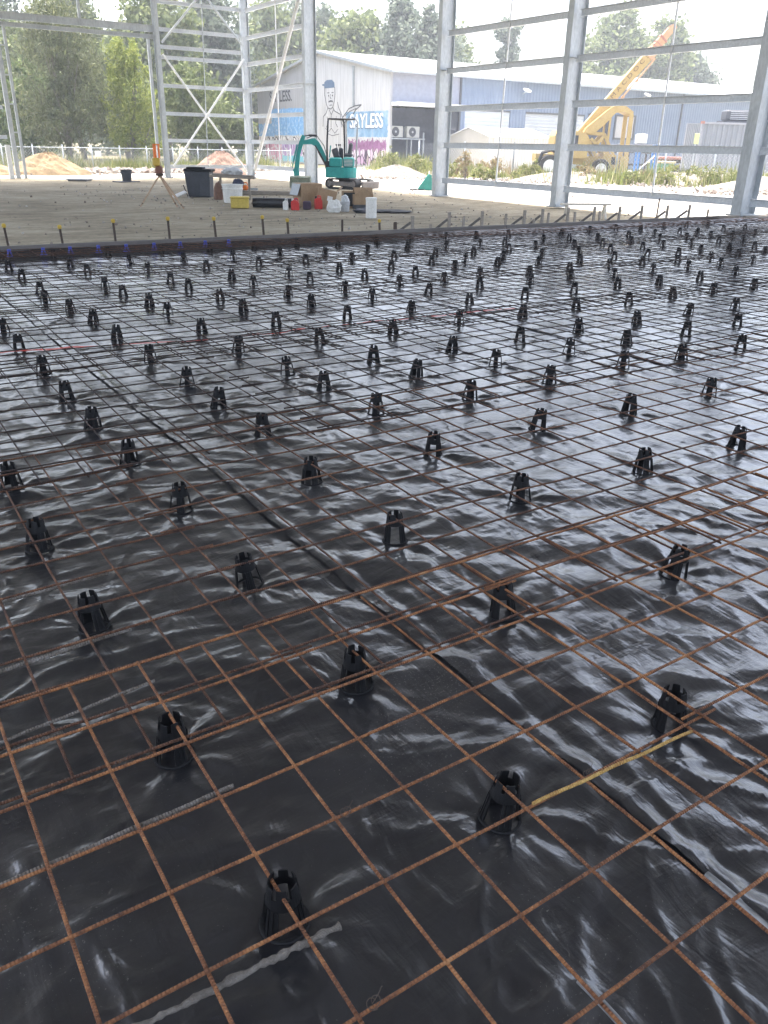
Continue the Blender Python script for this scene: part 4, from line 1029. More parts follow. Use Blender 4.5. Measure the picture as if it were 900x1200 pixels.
# house: rounded tail
house = MB()
def slab(poly, z0, z1, mb, k=1.0):
    n_ = len(poly); vs = [(x, y, z0) for x, y in poly] + [(x * k, y * k, z1) for x, y in poly]
    mb.add(vs, [tuple(range(n_ - 1, -1, -1)), tuple(range(n_, 2 * n_))] + [(i, (i + 1) % n_, n_ + (i + 1) % n_, n_ + i) for i in range(n_)])
tail = [(-.56, -.46), (.1, -.50)] + [(.12 + .46 * math.sin(R(a)), -.03 - .46 * math.cos(R(a))) for a in range(15, 180, 15)] + [(.1, .44), (-.56, .40)]
slab(tail, .40, .45, house, 1.0); slab([(x * 1.02, y * 1.02) for x, y in tail], .45, .72, house, 1.0); slab(tail, .72, .76, house, .985)
h_o = house.build('house', M['teal'], ex)
m_ = MB(); m_.bbox((-.20, -.1, .93), (.48, .7, .34), .05); m_.build('engine_cover', M['teal'], ex)
m_ = MB(); m_.bbox((.28, 0, .93), (.42, .8, .36), .05); ec = m_.build('engine_cover', M['teal'], ex)
m_ = MB()
for k in range(5): m_.box((.28, -.405, .82 + k * .05), (.32, .014, .026))
m_.build('grille', M['grey_plastic'], ec)
m_ = MB(); m_.bbox((.26, .0, 1.19), (.34, .46, .12), .04); m_.bbox((.34, .0, 1.38), (.15, .44, .46), .05, (0, .14, 0)); m_.build('seat', M['seat'], ex)
m_ = MB(); m_.bbox((-.20, -.18, 1.24), (.24, .18, .36), .04, (0, -.35, 0)); m_.bbox((-.02, .15, 1.22), (.16, .2, .42), .04); m_.build('console', M['seat'], ex)
for x, y in ((-.12, -.2), (-.05, .16), (.02, -.02)):
    m_ = MB(); m_.tube([(x, y, 1.3), (x - .06, y, 1.52)], .012, 6); m_.lathe([(.02, 1.50), (.03, 1.53), (.02, 1.56)], 8, (x - .06, y, 0)); m_.build('lever', M['black_steel'], ex)
m_ = MB(); m_.bbox((-.43, .12, 1.30), (.03, .34, .42), .01, (0, .12, 0)); m_.build('front_screen', M['teal'], ex)
def hoop(x0, y0, x1, y1, r_, mat, name):
    m_ = MB(); pts = [(x0, y0, .74), (x0 + .01, y0, 1.6), (x0 + .05, y0, 2.30)]
    pts += [(x0 + (x1 - x0) * .10, y0 + (y1 - y0) * .10, 2.40), (x0 + (x1 - x0) * .9, y0 + (y1 - y0) * .9, 2.40)]
    pts += [(x1 - .02, y1, 2.30), (x1, y1, 1.6), (x1 + .0, y1, .74)]
    m_.tube(pts, r_, 10); return m_.build(name, M[mat], ex, True)
hoop(-.52, -.40, .10, .46, .034, 'black_steel', 'roll_hoop')
hoop(.58, -.42, .18, .44, .030, 'galv_dark', 'roll_hoop')
m_ = MB(); m_.tube([(-.42, -.3, 2.40), (.54, -.36, 2.40)], .026, 8); m_.tube([(.06, .40, 2.40), (.24, .40, 2.40)], .026, 8); m_.build('roof_bar', M['black_steel'], ex, True)
# boom and stick as plates with real thickness
def plate(poly, t, mat, name, y=0.0):
    m_ = MB(); m_.prism(poly, t, Matrix.Translation((0, y, 0))); return m_.build(name, M[mat], ex)
plate([(-.60, .60), (-.38, .66), (-.40, .98), (-.62, .95)], .26, 'black_steel', 'swing_bracket')
boom = plate([(-.42, .80), (-.50, .97), (-.70, 1.38), (-.84, 1.62), (-.98, 1.74), (-1.06, 1.74), (-1.50, 1.64), (-1.52, 1.52), (-1.12, 1.53), (-.96, 1.46), (-.82, 1.26), (-.60, .82)], .15, 'teal', 'boom')
m_ = MB(); m_.tube([(-.56, -.10, .78), (-.86, -.10, 1.30)], .036, 8); m_.tube([(-.86, -.10, 1.30), (-.98, -.10, 1.5)], .022, 8); m_.build('boom_cylinder', M['black_steel'], boom)
m_ = MB(); m_.tube([(-.92, 0, 1.83), (-1.22, 0, 1.84)], .04, 8); m_.tube([(-1.22, 0, 1.84), (-1.46, 0, 1.80)], .024, 8); m_.build('stick_cylinder', M['black_steel'], boom)
m_ = MB(); m_.tube([(-.5, .03, 1.0), (-.66, .05, 1.5), (-.95, .05, 1.86), (-1.3, .04, 1.74)], .016, 6); m_.build('hydraulic_hose', M['rubber'], boom, True)
stick = plate([(-1.34, 1.80), (-1.46, 1.86), (-1.58, 1.62), (-1.70, 1.20), (-1.80, .64), (-1.72, .58), (-1.62, .62), (-1.56, 1.15), (-1.44, 1.52)], .12, 'teal', 'stick')
m_ = MB(); m_.tube([(-1.66, -.02, 1.52), (-1.82, -.02, .92)], .034, 8); m_.tube([(-1.82, -.02, .92), (-1.86, -.02, .70)], .02, 8); m_.build('bucket_cylinder', M['teal'], stick)
m_ = MB(); m_.prism([(-1.84, .66), (-1.62, .70), (-1.60, .44), (-1.80, .42)], .14); m_.build('bucket_link', M['teal'], ex)
m_ = MB(); bk = [(-.0, .36), (.10, .43), (.20, .36), (.24, .20), (.16, .06), (.0, .02), (-.04, .06), (.08, .12), (.14, .2), (.10, .30)]
fr = Matrix.Translation((-1.60, 0, 0)) @ Matrix.Rotation(R(80), 4, 'Z'); m_.prism(bk, .80, fr)
for s in (-.395, .395): m_.prism([(.0, .36), (.10, .43), (.20, .36), (.24, .20), (.16, .06), (0, .02)], .016, fr @ Matrix.Translation((0, s, 0)))
bu = m_.build('bucket', M['bucket_steel'], ex)
m_ = MB()
for k in range(5): m_.prism([(-.10, .03), (.0, .0), (.0, .05)], .06, fr @ Matrix.Translation((0, -.34 + k * .17, 0)))
m_.build('tooth', M['galv_dark'], bu)

# ------------------------------------------------------------------ yellow pick and carry crane
ox, oy = from_camera(11.3, 52)
cr = thing('mobile_crane', 'faded yellow mobile crane with long boom raised to the right', 'crane', (ox, oy, -.2), VYAW)
def c(lat, z): return (lat - 11.3, z + .2)
def cprism(pts, t, mat, name, y=0, parent=None):
    m_ = MB(); m_.prism([c(*p) for p in pts], t, Matrix.Translation((0, y, 0))); return m_.build(name, M[mat], parent or cr)
cprism([(8.4, .75), (13.6, .45), (13.6, .95), (12.2, 1.05), (8.4, 1.15)], 1.3, 'crane_yellow', 'chassis')
body = cprism([(9.35, .95), (11.3, .95), (11.3, 2.0), (10.9, 2.35), (9.5, 2.40), (9.35, 2.1)], 1.9, 'crane_yellow', 'cab')
for a, b in ((9.5, 9.78), (9.84, 10.12), (10.2, 10.7)):
    cprism([(a, 1.55), (b, 1.55), (b, 2.15), (a, 2.15)], 1.93, 'pale_glass' if b < 10.15 else 'glass', 'window', 0, body)
front = cprism([(12.05, .15), (13.75, .15), (13.75, 1.05), (12.3, 1.25)], 1.8, 'crane_yellow', 'front_body')
cprism([(12.75, .65), (13.0, .65), (12.95, 1.05), (12.75, 1.05)], 1.84, 'black_steel', 'panel_gap', 0, front)
cprism([(13.22, .2), (13.26, .2), (13.26, 1.05), (13.22, 1.05)], 1.83, 'black_steel', 'panel_gap', 0, front)
tf = MB()   # turret frames: open triangles of tube
for y in (-.55, .55):
    for a, b in (((11.15, 2.25), (12.0, .9)), ((11.3, 2.30), (12.25, 2.25)), ((12.25, 2.25), (13.0, 1.0)), ((11.7, 1.5), (12.3, 2.2)), ((11.5, 2.0), (12.5, 1.2))):
        tf.beam((c(*a)[0], y, c(*a)[1]), (c(*b)[0], y, c(*b)[1]), .16, .16, (0, 1, 0))
tf.build('turret_frame', M['crane_yellow'], cr)
for lat in (12.48, 13.66):
    for y in (-.62, .62):
        p = MB(); w = .10 if lat < 13 else .22
        p.beam((c(lat, .9)[0], y, c(lat, .9)[1]), (c(lat, 3.30)[0], y, c(lat, 3.3)[1]), w, .12, (0, 1, 0)); p.build('boom_post', M['crane_yellow'], cr)
arch = [(11.15, 2.55), (11.75, 3.05), (12.35, 3.55), (12.7, 3.74), (13.3, 3.70), (13.75, 3.42), (13.72, 3.22), (13.2, 3.42), (12.75, 3.35), (12.2, 2.75), (11.7, 2.32), (11.0, 2.25)]
cprism(arch, 1.35, 'crane_yellow', 'lift_arch')
def boomseg(a, b, w, h, mat, name, parent=cr):
    m_ = MB(); A_ = (c(*a)[0], 0, c(*a)[1]); B_ = (c(*b)[0], 0, c(*b)[1]); m_.beam(A_, B_, w, h, (0, 0, 1)); return m_.build(name, M[mat], parent)
def along(t): return (11.05 + (15.42 - 11.05) * t, 2.30 + (7.60 - 2.30) * t)
b0 = boomseg(along(-.02), along(.74), .46, .50, 'crane_yellow', 'boom')
M['boom_mix'] = M['crane_orange']
boomseg(along(.741), along(.80), .50, .58, 'crane_orange', 'boom_collar', b0)
boomseg(along(.80), along(.90), .40, .44, 'crane_orange', 'boom_section', b0)
boomseg(along(.90), along(.915), .44, .50, 'rust_red', 'boom_collar', b0)
boomseg(along(.915), along(.99), .32, .36, 'crane_orange', 'boom_section', b0)
m_ = MB()
for tt in (.83, .86): 
    q_ = along(tt); m_.box((c(*q_)[0], 0, c(*q_)[1]), (.06, .44, .50), (0, -math.atan2(5.30, 4.37), 0))
m_.build('boom_band', M['rust_red'], b0)
hd = along(1.0); m_ = MB(); hx, hz = c(*hd)
for y in (-.16, .16): m_.prism([(hx - .34, hz - .10), (hx - .1, hz - .36), (hx + .26, hz + .06), (hx + .16, hz + .26), (hx - .06, hz + .20)], .04, Matrix.Translation((0, y, 0)))
bh = m_.build('boom_head', M['crane_orange'], b0)
m_ = MB(); m_.lathe([(.15, -.13), (.12, -.03), (.12, .03), (.15, .13)], 18, (hx + .02, 0, hz + .04), (R(90), 0, 0)); m_.build('sheave', M['black_steel'], bh)
m_ = MB(); a_, b_ = along(.36), along(.76)
for y in (-.34,): m_.tube([(c(*a_)[0] + .32, y, c(*a_)[1] - .22), (c(*b_)[0] + .28, y, c(*b_)[1] - .20)], .05, 8); m_.tube([(c(*a_)[0] + .32, y, c(*a_)[1] - .22), (c(*a_)[0] + .1, y, c(*a_)[1] - .1)], .05, 8)
for tt in (.40, .56): q_ = along(tt); m_.box((c(*q_)[0] + .32, -.30, c(*q_)[1] - .24), (.14, .2, .14), (0, -.8, 0))
m_.build('boom_jib', M['crane_orange'], b0)
ang = math.atan2(5.30, 4.37)
txt = Matrix.Rotation(ang, 4, 'Z') if False else (Matrix.Rotation(R(90), 4, 'X') @ Matrix.Rotation(ang, 4, 'Z'))
q_ = along(.345)
M['faded_ink'] = mottled('faded_brown_lettering', (.07, .04, .02), (.17, .10, .05), 4, .7)
letters('M A C D O C S', .30, (c(*q_)[0] - .02, -.238, c(*q_)[1] - .06), txt, M['faded_ink'], 'boom_lettering', b0, .0, 1.45)
def wheel(lat, z, y, r_):
    m_ = MB(); m_.lathe([(r_ * .62, -.19), (r_ * .93, -.2), (r_, -.14), (r_, .14), (r_ * .93, .2), (r_ * .62, .19)], 28, (c(lat, 0)[0], y, z + .2), (R(90), 0, 0)); w_ = m_.build('wheel', M['rubber'], cr)
    m_ = MB(); m_.lathe([(r_ * .60, -.205), (r_ * .60, -.215), (r_ * .42, -.16), (r_ * .22, -.16), (r_ * .18, -.22), (r_ * .10, -.22)], 24, (c(lat, 0)[0], y, z + .2), (R(90), 0, 0))
    m_.add(*((lambda k: (k.v, k.f))(MB().lathe([(r_ * .58, .15), (r_ * .58, .205)], 24, (c(lat, 0)[0], y, z + .2), (R(90), 0, 0))))); m_.build('rim', M['white_plastic'], w_)
for lat in (9.15, 12.15):
    for y in (-.95, .95): wheel(lat, .38 if lat > 10 else .50, y, .56 if lat > 10 else .62)
m_ = MB(); m_.tube([(c(8.5, .7)[0], -.98, .85), (c(8.7, 1.2)[0], -.98, 1.40), (c(9.2, 1.38)[0], -.98, 1.56), (c(9.75, 1.2)[0], -.98, 1.38), (c(9.95, .8)[0], -.98, 1.0)], .10, 6); m_.build('mudguard', M['black_steel'], cr)

# ------------------------------------------------------------------ things behind the crane
def placed(name, lab, cat, lat, D, z=-.2, group=None, dyaw=0): 
    x, y = from_camera(lat, D); return thing(name, lab, cat, (x, y, z), VYAW + dyaw, group)
t = placed('deck_ramp', 'low grey steel deck lying on the ground right of the crane', 'ramp', 14.2, 50.5)
m_ = MB()
for k in range(5): m_.bbox((0, -.6 + k * .3, .36), (2.9, .22, .06), .01, (0, .05, 0))
m_.build('plank', M['galv_dark'], t)
m_ = MB(); m_.beam((-1.3, -.6, .02), (-1.3, .6, .02), .1, .36); m_.beam((1.2, -.6, .02), (1.2, .6, .02), .1, .3); m_.build('bearer', M['steel_dark'], t)
t = placed('tarped_load', 'dark covered load on a pallet frame between the crane and the blue wall', 'load', 15.3, 56, -.2)
m_ = MB(); m_.bbox((0, 0, 1.72), (2.6, 1.2, .5), .12, (0, -.02, 0)); m_.bbox((.9, 0, 1.62), (.8, 1.1, .36), .1); m_.build('cover', M['charcoal'], t)
m_ = MB()
for x in (-1.1, -.4, .3, 1.0): m_.beam((x, -.5, 0), (x, -.5, 1.46), .1, .1); m_.beam((x, .5, 0), (x, .5, 1.46), .1, .1)
m_.box((0, -.5, .8), (2.5, .08, .1)); m_.box((0, .5, .8), (2.5, .08, .1)); m_.build('frame', M['steel_dark'], t)
t = placed('plastic_drum', 'pale square drum standing on the dark covered load', 'drum', 15.7, 56, 1.775)
m_ = MB(); m_.bbox((0, 0, .30), (.62, .6, .58), .05); m_.build('body', M['white_plastic'], t)
m_ = MB(); m_.lathe([(.09, .59), (.09, .65)], 14, (.1, 0, 0)); m_.build('lid', M['grey_plastic'], t)
t = placed('steel_trestle', 'bright blue steel trestle right of the crane', 'trestle', 15.35, 53.3)
m_ = MB()
for x in (-.5, .5):
    for y in (-.35, .35): m_.beam((x, y, 0), (x, y, 1.95 if x > 0 else 1.7), .1, .1)
m_.build('leg', M['blue_steel'], t)
m_ = MB(); m_.beam((-.5, -.35, .5), (.5, -.35, 1.4), .06, .06); m_.box((0, -.35, 1.6), (.9, .08, .1)); m_.build('brace', M['white_steel'], t)
t = placed('storage_crate', 'green steel crate between the blue trestle and the trailer', 'crate', 16.6, 54)
m_ = MB(); m_.bbox((0, 0, .62), (1.3, .9, .62), .03); m_.build('box', M['green_box'], t)
m_ = MB(); m_.bbox((0, 0, 1.0), (1.4, 1.0, .12), .02); m_.build('lid', M['card_light'], t)
t = placed('flat_trailer', 'low flat trailer with rusty red deck in front of the blue wall', 'trailer', 18.6, 56)
m_ = MB(); m_.bbox((0, 0, 1.22), (3.6, 1.9, .16), .02); m_.build('deck', M['rust_red'], t)
m_ = MB(); m_.box((0, -.6, 1.04), (3.5, .12, .2)); m_.box((0, .6, 1.04), (3.5, .12, .2)); m_.build('chassis', M['steel_dark'], t)
for x in (-.5, .45):
    for y in (-.85, .85):
        m_ = MB(); m_.lathe([(.2, -.11), (.40, -.11), (.43, -.07), (.43, .07), (.40, .11), (.2, .11)], 22, (x, y, .45), (R(90), 0, 0)); w_ = m_.build('wheel', M['rubber'], t)
        m_ = MB(); m_.lathe([(.22, -.12), (.2, -.10), (.08, -.10), (.07, -.13)], 16, (x, y, .45), (R(90), 0, 0)); m_.build('rim', M['grey_plastic'], w_)
# container
t = placed('shipping_container', 'grey corrugated shipping container at the right, half behind the steel column', 'container', 17.62, 51, -.15)
m_ = MB(); Lc, Wc, Hc, z0 = 6.06, 2.44, 2.6, .52
def corr(p0, p1, z0, z1, n, depth, out):
    p0, p1 = Vector(p0), Vector(p1); out = Vector(out); vs = []; fs = []; k = 0
    for i in range(n):
        for f_, o_ in ((0, 0), (.18, 0), (.32, 1), (.82, 1), (.96, 0)):
            q = p0.lerp(p1, (i + f_) / n) - out * depth * o_; vs += [(q.x, q.y, z0), (q.x, q.y, z1)]
    vs += [(p1.x, p1.y, z0), (p1.x, p1.y, z1)]
    for i in range(len(vs) // 2 - 1): fs.append((2 * i, 2 * i + 2, 2 * i + 3, 2 * i + 1))
    return vs, fs
m_.add(*corr((.1, .0, 0), (Lc - .1, .0, 0), z0 + .12, z0 + Hc - .1, 20, .05, (0, -1, 0)))
m_.add(*corr((Lc - .1, Wc, 0), (.1, Wc, 0), z0 + .12, z0 + Hc - .1, 20, .05, (0, 1, 0)))
m_.add(*corr((0, Wc - .1, 0), (0, .1, 0), z0 + .12, z0 + Hc - .1, 8, .05, (-1, 0, 0)))
m_.box((Lc / 2, Wc / 2, z0 + Hc - .06), (Lc - .1, Wc - .1, .04)); m_.build('side_wall', M['container'], t)
m_ = MB()
for x in (.06, Lc - .06):
    for y in (.02, Wc - .02): m_.box((x, y, z0 + Hc / 2), (.14, .12, Hc))
for y in (0.0, Wc): m_.box((Lc / 2, y, z0 + .07), (Lc, .09, .14)); m_.box((Lc / 2, y, z0 + Hc - .05), (Lc, .09, .1))
fr = m_.build('corner_frame', mottled('worn_container_edge', (.26, .27, .30), (.36, .36, .38), 5, .6), t)
m_ = MB(); m_.box((.06, .0, z0 + Hc - .02), (.18, .17, .13)); m_.box((.06, .0, z0 + .05), (.18, .17, .13)); m_.build('corner_casting', M['rust_red'], fr)
for x in (.4, Lc - .4):
    m_ = MB(); m_.bbox((x, Wc / 2, z0 / 2), (.3, Wc, z0), .02); m_.build('bearer', M['timber'], t)
t = placed('yard_sign', 'small lime green sign fixed at the left end of the grey container', 'sign', 17.44, 50.9, -.15)
m_ = MB(); m_.bbox((0, 0, 2.25), (.26, .04, .55), .01); m_.build('panel', M['sign_lime'], t)
m_ = MB(); m_.beam((0, .05, 0), (0, .05, 2.5), .06, .05); m_.build('post', M['galv_dark'], t)
for k, (lat, w, h, lab) in enumerate([(19.95, 1.5, .55, 'long low black unit on top of the grey container, left of the other'), (21.6, 1.3, .95, 'taller black unit on top of the grey container beside the column')]):
    t = placed('roof_unit', lab, 'machine', lat, 52.1, -.15 + z0 + Hc, 'black units on the container')
    m_ = MB(); m_.bbox((0, 0, .06), (w + .3, 1.1, .1), .01); m_.build('skid', M['charcoal'], t)
    m_ = MB(); m_.bbox((0, 0, .12 + h / 2), (w, .9, h), .07); b_ = m_.build('case', M['seat'], t)
    m_ = MB()
    for j in range(5): m_.box((0, -.455, .2 + j * h * .17), (w * .7, .02, .03))
    m_.build('vent', M['grey_plastic'], b_)

# ------------------------------------------------------------------ clutter on the dirt floor
def at(x, y): return (x, y, ZF)
# laser on tripod
tx, ty = 7.40, 19.75
t = thing('survey_tripod', 'wooden survey tripod standing alone on the dirt floor', 'tripod', at(tx, ty), VYAW)
ap = Vector((0, 0, .76))
for k, (a, b) in enumerate([(-.55, -.05), (.33, .22), (.62, -.32)]):
    f_ = Vector((a, b, 0)); m_ = MB(); d_ = (f_ - ap).normalized(); s = d_.cross(Vector((0, 0, 1))).normalized() * .022
    m_.beam(ap + s, ap.lerp(f_, .72) + s, .02, .03); m_.beam(ap - s, ap.lerp(f_, .72) - s, .02, .03); m_.beam(ap.lerp(f_, .55), f_, .032, .03)
    l_ = m_.build('leg', mottled('worn_leg_wood_%d' % k, (.34, .22, .13), (.52, .38, .26), 6, .7), t)
    m_ = MB(); m_.tube([f_ - d_ * .12, f_ - d_ * .0], [.022, .010], 8); m_.box(f_ + Vector((0, 0, .04)), (.07, .02, .012)); m_.build('foot', M['steel_dark'], l_)
m_ = MB(); m_.lathe([(.09, .74), (.10, .76), (.10, .79), (.05, .80)], 16); m_.build('head', M['steel_dark'], t)
t = thing('rotary_laser', 'orange and yellow rotary laser mounted on the wooden tripod', 'laser level', (tx, ty, ZF + .80), VYAW)
m_ = MB(); m_.bbox((.0, 0, .09), (.17, .17, .17), .03); m_.bbox((0, 0, .015), (.2, .2, .03), .008); m_.build('base', mottled('laser_base', (.14, .05, .03), (.22, .09, .05), 9, .5), t)
m_ = MB(); m_.bbox((-.05, 0, .26), (.17, .16, .20), .03); m_.build('body', M['yellow_cap'], t)
m_ = MB(); m_.bbox((-.07, 0, .50), (.07, .09, .30), .015); m_.build('handle', M['orange'], t)
m_ = MB(); m_.bbox((.035, 0, .50), (.03, .09, .30), .01); m_.build('handle', M['orange'], t)
m_ = MB(); m_.bbox((-.02, 0, .66), (.17, .10, .03), .01); m_.build('handle', M['orange'], t)

def bucket(name, lab, x, y, r0, r1, h, mat, cat='bucket', handle=True, z=ZF, group=None, ribs=True):
    t = thing(name, lab, cat, (x, y, z), rnd.uniform(0, 1), group)
    m_ = MB(); pr = [(r0 * .96, 0), (r0, .012)] + ([(r0 + (r1 - r0) * .72, h * .72), (r1 * 1.03, h * .74), (r1 * 1.03, h * .77), (r0 + (r1 - r0) * .79, h * .79)] if ribs else []) + [(r1, h - .02), (r1 * 1.05, h - .015), (r1 * 1.05, h), (r1 * .95, h), (r0 * .92, .03)]
    m_.lathe(pr, 28); m_.build('tub', M[mat], t, False)
    if handle:
        m_ = MB(); m_.tube([(r1 * 1.06 * math.cos(R(a)), r1 * .35 * math.sin(R(a)), h * .86 - r1 * .75 * math.sin(R(a))) for a in range(0, 181, 15)], .006, 6); m_.build('handle', M['galv_dark'], t)
    return t
bucket('tub', 'large white round tub under the plank, left of centre on the dirt floor', 9.82, 20.85, .25, .29, .48, 'white_plastic', 'tub')
bucket('bucket', 'dark blue bucket standing near the back wall opening', 10.75, 33.7, .17, .23, .46, 'charcoal')
t = thing('flat_board', 'dark flat board under the dark blue bucket', 'board', (10.65, 33.5, ZF), .4); m_ = MB(); m_.bbox((0, 0, .015), (.9, .6, .03), .005); m_.build('panel', M['charcoal'], t)
t = thing('flat_board', 'pale flat board lying alone far back on the dirt floor', 'board', (9.1, 34.6, ZF), VYAW); m_ = MB(); m_.bbox((0, 0, .07), (.85, .7, .05), .01); m_.build('panel', M['grey_plastic'], t)
m_ = MB(); m_.box((0, 0, .02), (.75, .6, .045)); m_.build('underside', M['timber_dark'], t)
t = thing('plastic_bin', 'tall charcoal plastic bin tapering towards its base, left of the plank', 'bin', (9.95, 23.6, ZF), VYAW)
m_ = MB()
for (z0, z1, a0, a1) in ((0, .72, .30, .40),):
    m_.add([(-a0 - .02, -.25, z0), (a0 + .04, -.25, z0), (a0 + .04, .25, z0), (-a0 - .02, .25, z0), (-a1, -.32, z1), (a1 - .04, -.32, z1), (a1 - .04, .32, z1), (-a1, .32, z1)], [(3, 2, 1, 0), (4, 5, 6, 7), (0, 1, 5, 4), (1, 2, 6, 5), (2, 3, 7, 6), (3, 0, 4, 7)])
m_.bbox((.18, -.27, .3), (.32, .06, .55), .02); m_.build('body', M['charcoal'], t)
m_ = MB(); m_.bbox((0, 0, .76), (.84, .68, .07), .02); m_.bbox((-.1, 0, .82), (.5, .5, .05), .02); m_.build('lid', M['black_plastic'], t)
m_ = MB(); m_.beam((-.34, -.28, .02), (-.45, -.30, .34), .03, .03); m_.build('handle', M['steel_dark'], t)
t = thing('timber_plank', 'weathered brown plank laid across the charcoal bin and the white tub', 'plank', (10.35, 21.9, ZF + .60), VYAW)
m_ = MB(); m_.bbox((-.05, 0, .03), (1.3, .42, .06), .01, (0, .03, .06)); m_.bbox((-.02, -.05, .08), (1.2, .25, .04), .01, (0, .03, -.04)); m_.build('board', M['timber'], t)
m_ = MB(); m_.beam((-.42, .05, -.60), (-.42, .05, .0), .06, .06); m_.beam((.42, .05, -.60), (.42, .05, .0), .06, .06); m_.build('bearer', M['timber'], t)
def crumple(name, lab, cat, x, y, z, sx, sy, sz, mat, seed, n=3, amp=.35):
    bm_ = __import__('bmesh').new(); __import__('bmesh').ops.create_icosphere(bm_, subdivisions=n, radius=1.0)
    r_ = random.Random(seed); k = [(Vector((r_.uniform(-1, 1), r_.uniform(-1, 1), r_.uniform(-1, 1))).normalized(), r_.uniform(2, 7), r_.uniform(0, 6)) for _ in range(7)]
    for v in bm_.verts:
        d = v.co.normalized(); f_ = 1 + amp * sum(abs(math.sin(d.dot(a) * b + c_)) - .5 for a, b, c_ in k) / 3
        v.co = Vector((d.x * f_ * sx, d.y * f_ * sy, max(-.02, (d.z * f_) * sz + sz * .6)))
    me = bpy.data.meshes.new(name); bm_.to_mesh(me); bm_.free(); me.materials.append(M[mat])
    o_ = link(bpy.data.objects.new(name, me)); o_.location = (x, y, z); o_.rotation_euler = (0, 0, VYAW)
    return tag(o_, lab, cat)
M['clear_film'] = mottled('crumpled_film', (.42, .44, .45), (.62, .64, .65), 6, .35)
crumple('plastic_film', 'crumpled clear plastic film heaped on the weathered plank', 'plastic film', 10.30, 21.9, ZF + .70, .27, .18, .11, 'clear_film', 4)
crumple('cloth', 'navy cloth bundle hanging under the plank beside the white tub', 'cloth', 10.22, 21.35, ZF + .40, .14, .12, .12, 'blue_cloth', 5)
crumple('rag', 'brown rag bundle between the charcoal bin and the white tub', 'rag', 9.95, 22.2, ZF, .12, .10, .28, 'rag', 6)
t = thing('storage_box', 'mustard yellow plastic box in front of the white tub', 'box', (9.17, 18.9, ZF), VYAW + .12)
m_ = MB(); m_.bbox((0, 0, .12), (.46, .30, .24), .02); m_.build('base', M['yellow_box'], t)
m_ = MB(); m_.bbox((0, 0, .255), (.49, .33, .05), .015); m_.build('lid', M['yellow_box'], t)
t = thing('timber_offcut', 'short white offcut propped on the floor behind the tripod', 'timber', (9.2, 23.4, ZF), VYAW + .5); m_ = MB(); m_.bbox((0, 0, .09), (.42, .2, .04), .008, (.2, -.35, 0)); m_.build('board', M['paper'], t)
t = thing('timber_beam', 'long grey timber beam lying behind the roll of black plastic', 'beam', (12.35, 24.1, ZF), VYAW + .06); m_ = MB(); m_.bbox((0, 0, .06), (1.9, .12, .12), .01); m_.build('beam', M['timber'], t)
t = thing('power_tool', 'small orange power tool on the long grey timber beam', 'tool', (11.75, 24.35, ZF + .12), VYAW)
m_ = MB(); m_.bbox((0, 0, .09), (.24, .14, .16), .05); m_.build('body', M['orange'], t)
m_ = MB(); m_.tube([(-.1, 0, .14), (-.06, 0, .24), (.06, 0, .25), (.12, 0, .17)], .018, 8); m_.build('handle', M['orange'], t, True)
m_ = MB(); m_.bbox((.26, 0, .05), (.34, .02, .07), .008); m_.build('bar', M['galv_dark'], t)
t = thing('plastic_roll', 'roll of black polythene lying on the floor left of the cartons', 'roll', (10.1, 18.75, ZF), VYAW + .05)
m_ = MB(); m_.lathe([(.06, -.58), (.115, -.58), (.12, -.5), (.122, 0), (.118, .5), (.112, .58), (.06, .58)], 24, (0, 0, .12), (0, R(90), 0)); m_.build('roll', mottled('rolled_polythene', (.010, .010, .012), (.03, .03, .034), 12, .3, 0, .3), t)
m_ = MB(); m_.lathe([(.05, -.60), (.05, .60)], 16, (0, 0, .12), (0, R(90), 0)); m_.build('core', M['card'], t)
def jerry(lab, x, y, mat, h=.27, w=.19, rz=0.0, cap='black_plastic'):
    t = thing('jerry_can', lab, 'jerry can', (x, y, ZF), VYAW + rz, 'fuel cans by the cartons')
    m_ = MB(); pr = [(-w / 2, 0), (w / 2, 0), (w / 2, h * .62), (w * .18, h * .86), (-w * .22, h * .86), (-w / 2, h * .72)]; m_.prism(pr, .13); m_.build('body', M[mat], t)
    m_ = MB(); m_.tube([(w * .40, 0, h * .74), (w * .30, 0, h * .98), (-w * .05, 0, h * 1.0), (-w * .1, 0, h * .84)], .014, 8); m_.build('handle', M[mat], t, True)
    m_ = MB(); m_.lathe([(.028, h * .80), (.028, h * .95), (.02, h * .97)], 12, (-w * .32, 0, 0)); m_.build('cap', M[cap], t)
jerry('white plastic jerry can left of the red one', 10.02, 17.98, 'white_plastic', .26, .13)
jerry('red jerry can in front of the printed carton', 10.22, 17.84, 'red_plastic', .28, .20, 0, 'white_plastic')
jerry('red jerry can between the printed carton and the tilted carton', 10.98, 18.0, 'red_plastic', .32, .19, .3)
def carton(lab, x, y, w, d, h, rz, mat='card', face=None, flaps=True, tilt=0.0, z=ZF, open_=True):
    t = thing('carton', lab, 'cardboard box', (x, y, z), VYAW + rz, 'cardboard cartons on the dirt floor'); t.rotation_euler = (0, tilt, VYAW + rz)
    th = .012; m_ = MB()
    m_.box((0, 0, th / 2), (w, d, th)); m_.box((0, -d / 2 + th / 2, h / 2 + th / 2), (w, th, h - th)); m_.box((0, d / 2 - th / 2, h / 2 + th / 2), (w, th, h - th))
    m_.box((-w / 2 + th / 2, 0, h / 2 + th / 2), (th, d - 2 * th, h - th)); m_.box((w / 2 - th / 2, 0, h / 2 + th / 2), (th, d - 2 * th, h - th))
    if not open_: m_.box((0, 0, h - .004), (w - 2 * th, d - 2 * th, .02))
    m_.build('box', M[mat], t); return t
def flap(t, w, l, base, rot, mat='card'):
    m_ = MB(); m_.box((0, 0, l / 2), (w, .008, l)); f_ = m_.build('flap', M[mat], t); f_.location = base; f_.rotation_euler = rot
